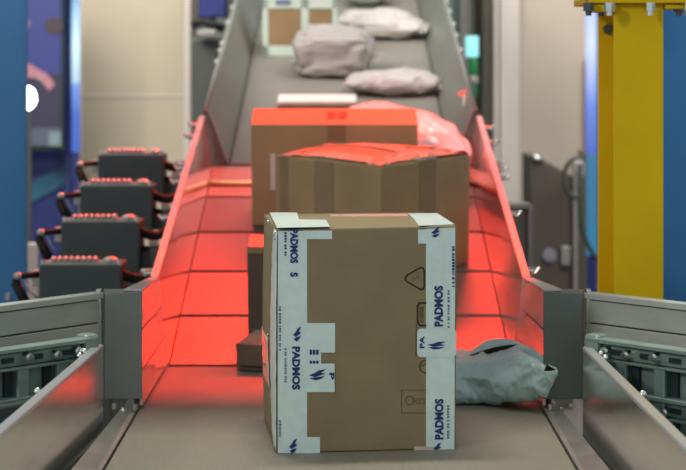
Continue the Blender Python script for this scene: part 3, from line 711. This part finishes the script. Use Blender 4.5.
tp = frect(278, 231, 307, 453.2, 'edge_tape', Mt['tape'], 1)
tp['label'] = 'pale blue printed tape down the left edge'
logo(297, 334, 8, 15, 0, 3, tp)
ftext('PADMOS', 296, 368, 43, 8, R90, Mt['ink'], 3, tp, 0.045)
ftext('PADMOS', 294, 246, 34, 8, R90, Mt['ink'], 3, tp, 0.045)
ftext('S', 294, 274.5, 4.5, 8, R90, Mt['ink'], 3, tp, 0.045)
logo(293, 446, 8, 15, 0, 3, tp)
# small fine print as dashes
random.seed(7)
def fine(px, y0, y1, parent, mt=Mt['inkp'], wd=2.2):
    m = MB(); y = y0
    while y < y1:
        l = random.uniform(1.2, 2.6)
        m.prism([FP(px-wd/2, y, 0.0014), FP(px+wd/2*random.uniform(.2, 1), y, 0.0014), FP(px+wd/2, y+l, 0.0014), FP(px-wd/2, y+l, 0.0014)], fn_*0.0004)
        y += l+random.choice((0.8, 0.8, 2.2))
    m.build('fine_print', mt, parent, fixn=True)
fine(285.5, 348, 382, tp); fine(285.5, 232, 256, tp, Mt['ink']); fine(280, 306, 350, tp, Mt['ink'], 1.6); fine(280, 420, 436, tp)
# tape on the top-left corner folding over
def tpoly(pts, name, mt, lay=1, parent=None):
    m = MB().prism([TP(a, b, 0.0042+0.0004*lay) for a, b in pts], (0, 0, 0.0006)); return m.build(name, mt, parent or t, fixn=True)
tpoly([(277, 230), (330, 229), (326, 222), (299, 221.5), (297, 214.6), (269.5, 214.6)], 'corner_tape', Mt['tape'])
tpoly([(419, 228), (454.5, 226.5), (437, 215.2), (408, 215.5), (414, 221)], 'corner_tape', Mt['tape'])
tpoly([(330, 216.5), (408, 215.7), (408, 218.2), (330, 218.6)], 'top_tape', Mt['tape2'])
# side cross pieces
a_ = frect(303, 230.6, 332, 239, 'cross_tape', Mt['tape'], 2)
b_ = frect(307, 323, 335, 352.5, 'cross_tape', Mt['tape'], 2)
c_ = frect(300, 339, 321, 365, 'cross_tape', Mt['tape'], 3)
m = MB()
for yy, hh in ((349.5, 5), (360.5, 3)):
    for xx in (309.5, 312.8, 316.1):
        m.prism([FP(xx, yy, .0022), FP(xx+2.4, yy, .0022), FP(xx+2.4, yy+hh, .0022), FP(xx, yy+hh, .0022)], fn_*0.0004)
m.build('letter_fragments', Mt['ink'], c_, fixn=True)
d_ = frect(304, 363.5, 334.5, 392, 'cross_tape', Mt['tape'], 4)
logo(317, 374.5, 17, 11, 0, 6, d_)
ftext('P', 331.5, 376, 7, 5, R90, Mt['ink'], 6, d_, 0.03)
e_ = frect(304, 437, 320, 453.4, 'cross_tape', Mt['tape'], 2)
# right edge
tq = fpoly([(426, 229), (455.2, 227.5), (454.3, 453), (426, 453)], 'edge_tape', Mt['tape'], 1)
tq['label'] = 'pale blue printed tape down the right edge'
logo(435.5, 232, 9, 11, 0, 3, tq)
ftext('PADMOS', 438.5, 306, 41, 9, -R90, Mt['ink'], 3, tq, 0.045)
ftext('PADMOS', 439, 419, 41, 9, -R90, Mt['ink'], 3, tq, 0.045)
logo(437, 448, 8, 11, 0, 3, tq)
fine(448.5, 290, 326, tq); fine(448, 405, 438, tq); fine(453.3, 246, 286, tq, Mt['ink'], 2.6)
g_ = frect(418, 229.5, 427, 243.5, 'cross_tape', Mt['tape'], 2)
pts = []
for (cx1, cy1, a0) in ((452, 332.5, 270), (452, 353, 0), (421, 353, 90), (421, 332.5, 180)):
    for k in range(4):
        a = math.radians(a0+k*30); pts.append((cx1+4*math.cos(a), cy1+4*math.sin(a)))
h_ = fpoly(pts, 'cross_tape', Mt['tape'], 3)
logo(436, 345, 18, 9, 0.1, 5, h_)
ftext('PA', 421.8, 342, 12, 5, -R90, Mt['ink'], 5, h_, 0.03)
frect(414, 446.5, 436, 451.5, 'cross_tape', Mt['tape2'], 2)
# printed marks on the cardboard
def stroke(pts, wpx, name, mt, closed=False, lay=1, parent=None):
    m = MB(); n = len(pts)
    for i in range(n if closed else n-1):
        a = Vector((*pts[i], 0)); b = Vector((*pts[(i+1) % n], 0)); d = (b-a).normalized()*wpx/2; nn = Vector((-d.y, d.x, 0)); a = a-d*0.7; b = b+d*0.7
        m.prism([FP(q.x, q.y, 0.0003*lay) for q in (a+nn, b+nn, b-nn, a-nn)], fn_*0.0003)
    return m.build(name, mt, parent or t, fixn=True)
stroke([(405.5, 277.5), (407.5, 275), (420.5, 267.5), (423, 268.2), (424.2, 270.5), (424.2, 286.5), (423, 289), (420.5, 289.4), (407, 281.5), (405.3, 279.5)], 1.7, 'recycling_triangle', Mt['print_'], True)
ftext('PAP', 417.5, 276, 7, 3.2, R90, Mt['printf'], 1, t); ftext('20', 413.8, 278.5, 4.5, 2.6, R90, Mt['printf'], 1, t)
stroke([(426, 303), (419.5, 303), (417.5, 306), (417.5, 322), (420, 325.5), (426, 325.5)], 1.8, 'printed_symbol', Mt['print_'])
stroke([(421.5, 308), (421.5, 321)], 4.5, 'printed_symbol', Mt['printf'])
stroke([(416.5, 324), (415.8, 356)], 1.6, 'printed_symbol', Mt['printf'])
stroke([(425+0*k-6.5*math.sin(k*math.pi/9)+1, 366.5-6.5*math.cos(k*math.pi/9)) for k in range(10)], 1.4, 'printed_symbol', Mt['printf'])
stroke([(419.5, 367), (426, 363.5)], 1.2, 'printed_symbol', Mt['printf'])
stroke([(426, 390), (401.5, 390), (401.5, 413), (426, 413)], 0.9, 'printed_frame', Mt['printf'])
stroke([(405.5+4+4*math.cos(a*math.pi/4), 400.5+4.5*math.sin(a*math.pi/4)) for a in range(8)], 1.0, 'printed_symbol', Mt['printf'], True)
ftext('RES', 419.5, 401, 11, 6, 0, Mt['printf'], 1, t)
# shiny film down the left side face
def SPt(u, v, off):  # left face, u from front to back, v up
    A, B, Cc, D = p[3], p[0], p[4], p[7]
    q = (B*(1-u)+A*u)*(1-v)+(Cc*(1-u)+D*u)*v
    nr = (B-A).cross(D-A).normalized(); e = 16*u*(1-u)*v*(1-v)
    return q+nr*(0.012*(e**0.6 if e > 0 else 0)+off)
m = MB(); m.grid(lambda a, b: SPt(0.008+a*0.17, 0.01+b*0.98, 0.0015+0.0015*noise.noise(Vector((a*3, b*20, 1)))), 6, 40)
o = m.build('edge_film', Mt['tape'], t, smooth=True, solid=0.0006)
m = MB(); m.grid(lambda a, b: SPt(0.22+a*0.5+0.08*b, 0.26+b*0.22, 0.002+0.0012*noise.noise(Vector((a*3, b*9, 5)))), 8, 12)
m.build('loose_film', Mt['tape2'], t, smooth=True, solid=0.0006)
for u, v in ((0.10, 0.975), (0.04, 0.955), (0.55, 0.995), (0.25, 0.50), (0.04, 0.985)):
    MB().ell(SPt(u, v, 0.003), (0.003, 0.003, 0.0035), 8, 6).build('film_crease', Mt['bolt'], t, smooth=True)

# --- frames on the incline
NX = Vector((1, 0, 0)); NY = Vector((0, 1, SM)).normalized(); NZ = Vector((0, -SM, 1)).normalized()
def onmid(x, Y, off=0.0015): return Vector((x, Y, zmid(Y)))+NZ*off
# large rear carton
Yb = Ymid(226); x0 = (252-CX)*Yb/F; x1 = (417-CX)*Yb/F; Hc = 0.360; D = 0.20
b0 = onmid(x0, Yb); p2 = [b0, b0+NX*(x1-x0), b0+NX*(x1-x0)+NY*D, b0+NY*D]; p2 += [q+NZ*Hc for q in p2]
t = thing('carton', 'wide brown carton with a flat red-lit top, rearmost on the red stretch', 'carton', tuple((p2[0]+p2[2])/2))
Mt['card4'] = cardboard('cardboard_pale', (0.36, 0.27, 0.15))
carton_body(p2, Mt['card4'], t, {'front': 0.004, 'top': 0.004}, 10)
q0 = p2[4]*0.53+p2[5]*0.47
def face_strip(p, fr, a, b, name, mt, off=0.0025):
    """rectangle on face fr (4 corner indices), from (u0,v0) to (u1,v1)"""
    A, B, Cc, D_ = [p[i] for i in fr]; nr = (B-A).cross(D_-A).normalized()
    def e(u, v): return (A*(1-u)+B*u)*(1-v)+(D_*(1-u)+Cc*u)*v
    m = MB().prism([e(a[0], a[1])+nr*off, e(b[0], a[1])+nr*off, e(b[0], b[1])+nr*off, e(a[0], b[1])+nr*off], nr*0.001)
    return m.build(name, mt, t, fixn=True)
FR = (0, 1, 5, 4); TPF = (4, 5, 6, 7); RT = (1, 2, 6, 5)
face_strip(p2, FR, (0.46, 0.84), (0.56, 1.0), 'centre_tape', Mt['card3'], 0.0045)
face_strip(p2, TPF, (0.455, 0.25), (0.505, 0.70), 'top_print', Mt['printf'], 0.0045)
face_strip(p2, TPF, (0.52, 0.25), (0.575, 0.70), 'top_print', Mt['printf'], 0.0045)
face_strip(p2, FR, (0.115, 0.36), (0.145, 0.72), 'white_label_strip', Mt['white'], 0.0045)

# carton with bulging taped top, turned towards us (top corners measured, feet on the incline)
tops = [Vector((0.131*1.0, 5.90, 0)), None, None, None]
pr = P(470.5, 155, 6.03); pn = P(381, 167, 5.70); pl_ = P(275.5, 156, 5.95)
pb = pr+pl_-pn+Vector((0, 0.04, 0)); pb.z = (pr.z+pl_.z)/2+0.012
tops = [pn, pr, pb, pl_]
bots = []
for q in tops:
    Y = q.y+0.075; bots.append(Vector((q.x, Y, zmid(Y)+0.002)))
p3 = bots+tops
t = thing('carton', 'brown carton with a bulging red-lit taped top, one corner turned towards us', 'carton', tuple(sum(bots, Vector())/4))
carton_body(p3, Mt['card2'], t, {'top': 0.034}, 14)
def topcurve(u, v, off):
    A, B, Cc, D_ = tops; q = (A*(1-u)+B*u)*(1-v)+(D_*(1-u)+Cc*u)*v
    nr = (B-A).cross(D_-A).normalized(); e = 16*u*(1-u)*v*(1-v)
    return q+nr*(0.034*(e**0.6 if e > 0 else 0)+off)
for (ua, va, ub, vb) in ((0.38, 0.0, 0.62, 1.0), (0.0, 0.02, 1.0, 0.15), (0.0, 0.86, 1.0, 0.98), (0.02, 0, 0.14, 1), (0.88, 0, 1, 1)):
    m = MB(); m.grid(lambda a, b: topcurve(ua+(ub-ua)*a, va+(vb-va)*b, 0.0025+0.003*noise.noise(Vector((a*4+ua*9, b*9, va)))), 10, 24)
    m.build('glossy_tape', Mt['film'], t, smooth=True, solid=0.0006)
Mt['glintbump'] = mat('glossy_glint_bump', (0.40, 0.26, 0.14), 0.20, 0.0, 1.0)  # for bumps added on the tape to catch glints of the red lamp
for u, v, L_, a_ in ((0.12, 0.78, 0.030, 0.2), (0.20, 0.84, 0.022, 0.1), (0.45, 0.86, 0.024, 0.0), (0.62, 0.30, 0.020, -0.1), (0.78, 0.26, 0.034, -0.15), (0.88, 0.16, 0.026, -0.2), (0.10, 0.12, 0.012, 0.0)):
    MB().ell(topcurve(u, v, 0.0035), (L_*1.4, 0.009, 0.0032), 16, 10, Matrix.Rotation(a_, 3, 'Z')).build('tape_glint_bump', Mt['glintbump'], t, smooth=True)
face_strip(p3, (3, 0, 4, 7), (0.38, 0.45), (0.56, 1.0), 'side_tape', Mt['card'], 0.0002)
face_strip(p3, (3, 0, 4, 7), (0.04, 0.0), (0.12, 1.0), 'side_tape', Mt['card'], 0.0002)
face_strip(p3, (0, 1, 5, 4), (0.42, 0.45), (0.60, 1.0), 'side_tape', Mt['card'], 0.0002)
face_strip(p3, (0, 1, 5, 4), (0.46, 0.30), (0.62, 0.42), 'printed_mark', Mt['printf'], 0.0035)
face_strip(p3, (3, 0, 4, 7), (0.40, 0.30), (0.54, 0.40), 'printed_mark', Mt['printf'], 0.0035)
e0, e1 = tops[0], tops[1]; dd = (e1-e0)
m = MB().prism([e0+dd*0.45+Vector((0, .004, .004)), e0+dd*0.98+Vector((0, .004, .003)), e0+dd*0.98+Vector((-.01, .05, .012)), e0+dd*0.55+Vector((-.01, .05, .012))], (0, 0, 0.002)); m.build('open_flap_gap', Mt['dark'], t, fixn=True)

# small dark carton half hidden behind the taped one
def small_carton(px0, px1, pyt, pyf, pyb, H_, depth, label, yaw=0.0, mt='card', tilt=True, Ybase=None):
    Yq = Ymid(pyb) if pyb < 366 else Ynear(pyb)
    xa = (px0-CX)*Yq/F; xb_ = (px1-CX)*Yq/F
    ny = Vector((math.sin(-yaw), math.cos(yaw), 0)); nx = Vector((math.cos(yaw), math.sin(yaw), 0))
    def drop(x, y): return Vector((x, y, max(zbelt(y), 0)+0.0015))
    A = Vector((xa, Yq, 0)); pp = [A, A+nx*(xb_-xa), A+nx*(xb_-xa)+ny*depth, A+ny*depth]
    pp = [drop(q.x, q.y) for q in pp]; up = NZ if tilt else Vector((0, 0, 1))
    pp += [q+up*H_ for q in pp]
    th = thing('carton', label, 'carton', tuple(sum(pp[:4], Vector())/4))
    return th, pp
t, pp = small_carton(248, 285, 243, 258, 333, 0.265, 0.11, 'narrow upright dark carton with a red-lit top, left behind the taped carton')
carton_body(pp, Mt['brown'], t, {}, 6)
face_strip(pp, FR, (0.0, 0.93), (1.0, 1.0), 'lid_edge', Mt['card'], 0.002)
face_strip(pp, FR, (0.04, 0.02), (1.0, 0.05), 'base_fold', Mt['grey'], 0.002)
Mt['taupe'] = cardboard('grey_brown_card', (0.20, 0.175, 0.13))
t, pp = small_carton(236, 285, 333, 344, 371, 0.075, 0.16, 'low grey-brown carton lying at the foot of the incline beside the taped carton', -0.30, 'card', False)
carton_body(pp, Mt['taupe'], t, {}, 6)
face_strip(pp, FR, (0.0, 0.80), (0.12, 1.0), 'lid_tab', Mt['card'], 0.002)
face_strip(pp, FR, (0.10, 0.15), (1.0, 0.20), 'fold_line', Mt['print_'], 0.002)

# ------------------------------------------------------------------ bags
def pillow(name, label, cat, c, half, yaw, mt, slope, seed, crump=0.02, nu=96, nv=56, ex=0.55, zex=0.9, topskew=0.0, group=None, pinch=0.3, facet=6.0):
    """a stuffed film bag lying on the belt: rounded super-ellipsoid with creased surface, flat underside"""
    t = thing(name, label, cat, c, group)
    a, b, h = half; cosy, siny = math.cos(yaw), math.sin(yaw)
    m = MB()
    def sgnp(x, e): return math.copysign(abs(x)**e, x)
    vs = []; fs = []
    for j in range(nv+1):
        ph = -math.pi/2+math.pi*j/nv
        for i in range(nu):
            th = 2*math.pi*i/nu
            cp, sp = sgnp(math.cos(ph), zex*0.78), sgnp(math.sin(ph), zex)
            x = a*cp*sgnp(math.cos(th), ex); y = b*cp*sgnp(math.sin(th), ex); z = sp
            # thickness falls towards the bag ends
            fx = abs(x)/a
            th_ = 1-pinch*fx**3
            z = h*(0.5+0.5*z*th_)
            z = z*(1+topskew*x/a)
            q = Vector((x, y, z))
            s1 = Vector((seed, seed*2, 0))
            n1 = noise.noise(q*facet+s1); n2 = noise.noise(q*facet*2.3+s1); n3 = noise.noise(q*facet*5+s1)
            rid = (1-abs(n1)*2)*0.55+(1-abs(n2)*2)*0.3+(1-abs(n3)*2)*0.15
            d = Vector((x/a, y/b, (z/h-0.4)*1.2)); d = d.normalized() if d.length > 0 else Vector((0, 0, 1))
            q = q+d*(rid-0.5)*crump*2
            if q.z < 0: q.z = 0
            X = q.x*cosy-q.y*siny; Y = q.x*siny+q.y*cosy
            vs.append(Vector((c[0]+X, c[1]+Y, c[2]+slope*Y+q.z)))
    for j in range(nv):
        for i in range(nu):
            fs.append((j*nu+i, j*nu+(i+1) % nu, (j+1)*nu+(i+1) % nu, (j+1)*nu+i))
    m.add(vs, fs); o = m.build('film', mt, t, smooth=True, fixn=True)
    return t
def onfar(px, pyb, dY=0.0):
    Y = Yfar(pyb)+dY; return ((px-CX)*Y/F, Y, zfar(Y)+0.002)
def seal(t, c, yaw, a, b, h, slope, mt, side=1):
    cosy, siny = math.cos(yaw), math.sin(yaw); m = MB()
    def fn(u, v):
        x = side*(a*0.93+u*0.045); y = (v-0.5)*b*1.5; z = h*0.35+0.008*noise.noise(Vector((u*3, v*8, 2)))+0.01*u
        X = x*cosy-y*siny; Y = x*siny+y*cosy
        return Vector((c[0]+X, c[1]+Y, c[2]+slope*Y+z))
    m.grid(fn, 4, 16); m.build('sealed_edge', mt, t, smooth=True, solid=0.002)

c = onfar(333, 80, 0.13)
t = pillow('mailer_bag', 'bulky grey-white mailer bag, creased, in front of the far carton', 'bag', c, (0.175, 0.13, 0.195), -0.1, Mt['bagf'], SF, 3, 0.022, ex=0.38, pinch=0.1, zex=0.5, facet=7)
seal(t, c, -0.1, .185, .14, .20, SF, Mt['bagf'])
c = onfar(392, 99, 0.10)
t = pillow('mailer_bag', 'flat long white mailer bag just behind the red-lit cartons', 'bag', c, (0.205, 0.10, 0.095), 0.05, Mt['bagw'], SF, 11, 0.014, ex=0.7, pinch=0.55, facet=8)
seal(t, c, 0.05, .205, .10, .09, SF, Mt['bagw'])
c = onfar(381, 42, 0.12)
t = pillow('mailer_bag', 'white mailer bag highest up the belt, right of the far carton', 'bag', c, (0.205, 0.12, 0.125), -0.12, Mt['bagw'], SF, 21, 0.018, ex=0.6, facet=7, topskew=-0.15, pinch=0.5)
seal(t, c, -0.12, .205, .12, .12, SF, Mt['bagw'])
c = onfar(366, 9, 0.1)
t = pillow('mailer_bag', 'dark grey bag cut off by the top of the picture', 'bag', c, (0.11, 0.10, 0.12), 0.1, Mt['guardfar'], SF, 31, 0.012)
seal(t, c, 0.1, .11, .10, .12, SF, Mt['guardfar'])
# flat parcel
c = onfar(317, 112.5, 0.0)
t = thing('parcel', 'flat pale parcel with a brown side lying behind the wide carton', 'parcel', c)
FYn = Vector((0, 1, SF)).normalized(); FZn = Vector((0, -SF, 1)).normalized()
A = Vector(c)+NX*(-0.165); pp = [A, A+NX*0.33, A+NX*0.33+FYn*0.13, A+FYn*0.13]; pp += [q+FZn*0.034 for q in pp]
carton_body(pp, Mt['card'], t, {'top': 0.006}, 6)
o_ = [q+FZn*0.001 for q in pp[4:]]
carton_body([q-FZn*0.012 for q in o_]+[q+FZn*0.010 for q in o_], Mt['cream'], t, {'top': 0.006}, 6, name='top_sheet').scale = (1.0, 1.0, 1.0)
# far carton with pale tape
Yq = Yfar(56); xa = (263-CX)*Yq/F; xb_ = (337-CX)*Yq/F
A = Vector((xa, Yq, zfar(Yq)+.002)); pp = [A, A+NX*(xb_-xa), A+NX*(xb_-xa)+FYn*0.3, A+FYn*0.3]; pp += [q+FZn*0.285 for q in pp]
t = thing('carton', 'brown carton banded with pale green tape, far up the belt', 'carton', tuple((pp[0]+pp[2])/2))
carton_body(pp, Mt['card3'], t, {}, 6)
gt = mat('pale_green_tape', (0.50, 0.60, 0.55), 0.3, 0, 0.5, 10, 0.05)
for a, b in (((0, 0), (1, .17)), ((0, .80), (1, 1)), ((0, 0), (.075, 1)), ((.52, 0), (.62, 1)), ((.94, 0), (1, 1))):
    face_strip(pp, FR, a, b, 'banding_tape', gt, 0.002)
face_strip(pp, TPF, (0, 0), (1, 1), 'top_tape', Mt['white'], 0.002)
face_strip(pp, FR, (.18, .86), (.38, .95), 'blue_print', Mt['inkp'], 0.0035)
# milky bag beside / behind the red-lit cartons
Yp = 6.84
c = (0.205, Yp, zmid(Yp)+0.002)
t = pillow('plastic_bag', 'large milky plastic bag glowing pink, leaning right of the wide carton', 'bag', c, (0.270, 0.16, 0.285), -0.06, Mt['bagc'], SM, 41, 0.014, ex=0.6, topskew=-0.12, pinch=0.50, facet=5)
Yp = 6.42
c = (0.385, Yp, zmid(Yp)+0.002)
# ---- grey mailer in the foreground right
t = thing('mailer_bag', 'crumpled grey-blue mailer bag with an open mouth, right of the taped carton', 'bag', (0.40, 4.78, 0))
prof = [ # px, top y, bottom y
 (438, 362, 404), (450, 358, 407), (462, 357, 407.5), (475, 356, 407), (487, 355.5, 406), (500, 353.5, 405), (512, 350, 404), (520, 351, 403.5), (530, 356, 402.5), (538, 361, 401), (545, 366, 397), (551, 370, 388), (556.5, 369, 376)]
def interp(px, k):
    for i in range(len(prof)-1):
        if prof[i][0] <= px <= prof[i+1][0]:
            f = (px-prof[i][0])/(prof[i+1][0]-prof[i][0]); f2 = f*f*(3-2*f)
            return prof[i][k]*(1-f)+prof[i+1][k]*f
    return prof[-1][k] if px > prof[-1][0] else prof[0][k]
def crease(q, sd, f=9.0):
    s1 = Vector((sd, 0, sd))
    w_ = noise.noise_vector(q*f*0.6+s1)*0.05
    r = 0
    for sc_, am in ((f, 1.0), (f*2.1, 0.55), (f*4.3, 0.25)):
        d, _ = noise.voronoi((q+w_)*sc_+s1); r += am*(d[1]-d[0])
    return r
def Yc(u): return 4.79-0.235*max(0, (u-0.25)/0.75)**1.6
def ridge(q, sd):
    s1 = Vector((sd, sd*3, 1))
    w_ = noise.noise_vector(q*6+s1)*0.03; q = q+w_
    a_ = 1-2.2*abs(noise.noise(Vector((q.x*7+q.z*5, q.y*9, q.z*15-q.x*6))+s1))
    b_ = 1-2.2*abs(noise.noise(Vector((q.x*17-q.z*9, q.y*14, q.z*26+q.x*9))+s1*2))
    c_ = 1-2.2*abs(noise.noise(q*52+s1))
    return a_*0.55+b_*0.33+c_*0.12
vs = []; fs = []; NU, NV = 150, 100
for i in range(NU+1):
    u = i/NU; px = 436+(557-436)*u; Yg = Yc(u)
    dep = 0.110*(1-0.15*abs(2*u-1)**2)*(1.0 if u < 0.55 else 1-0.82*((u-0.55)/0.45)**1.2)
    zt_ = CAMZ-(interp(px, 1)-HY)*Yg/F; zb_ = max(0.003, CAMZ-(interp(px, 2)-HY)*(Yg-dep*0.6)/F)
    for j in range(NV):
        th = 2*math.pi*j/NV
        cz = math.copysign(abs(math.sin(th))**0.85, math.sin(th)); cy = -math.copysign(abs(math.cos(th))**0.75, math.cos(th))
        z = (zt_+zb_)/2+(zt_-zb_)/2*cz
        q = Vector(((px-CX)*Yg/F, Yg+dep*cy+0.05*(cz+0.3)*(1-u), z))
        nn = Vector((0, cy, cz*0.5)); nn = nn.normalized() if nn.length > 0 else nn
        q = q+nn*(ridge(q, 3.3)-0.35)*0.021*(1 if u < 0.9 else (1-u)*10)
        if q.z < 0.003: q.z = 0.003
        vs.append(q)
for i in range(NU):
    for j in range(NV):
        fs.append((i*NV+j, i*NV+(j+1) % NV, (i+1)*NV+(j+1) % NV, (i+1)*NV+j))
fs.append(tuple(range(NV))); fs.append(tuple(NU*NV+j for j in range(NV-1, -1, -1)))
m = MB(); m.add(vs, fs); o = m.build('film', Mt['bagg'], t, smooth=True, fixn=True)
# upper film lip standing behind the mouth, with dark opening
lip = [(462, 358.5, 357), (470, 356, 352), (478, 355, 346), (486, 353.5, 341), (496, 349, 338.8), (505, 346, 338.5), (514, 345, 341), (524, 350, 345), (534, 357, 348.5), (541, 361, 354), (546, 366, 362), (552, 368, 366.2), (557, 369.5, 368)]
def li(px, k):
    for i in range(len(lip)-1):
        if lip[i][0] <= px <= lip[i+1][0]:
            f = (px-lip[i][0])/(lip[i+1][0]-lip[i][0]); return lip[i][k]*(1-f)+lip[i+1][k]*f
    return lip[-1][k]
def lipfn(u, v):
    px = 462+95*u; y0 = li(px, 1)+4; y1 = li(px, 2)
    Yl = Yc((px-436)/121)+0.035*(1-u)+0.012+0.02*v
    q = P(px, y0*(1-v)+y1*v, Yl); return q+Vector((0, 1, 0))*(ridge(q, 7.7)-0.3)*0.012
MB().grid(lipfn, 60, 12).build('mouth_lip', Mt['bagg'], t, smooth=True, solid=0.0015)
def darkfn(u, v):
    px = 463+56*u; top = li(px, 2); w2 = math.sin(math.pi*min(1, u*1.02))
    yc = 357.0-13.0*u**1.1
    return P(px, yc+3.4*w2*(1-2*v)*(0.55+0.6*u), Yc((px-436)/121)+0.035*(1-u)-0.012)
MB().grid(darkfn, 24, 4).build('mouth_opening', Mt['dark'], t, smooth=True, solid=0.001)
MB().prism([P(a, b, 4.53) for a, b in ((544, 371), (546.5, 364.6), (552, 367.6), (556.5, 369.8), (550, 371))], (0, -0.002, 0)).build('tip_opening', Mt['dark'], t, fixn=True)
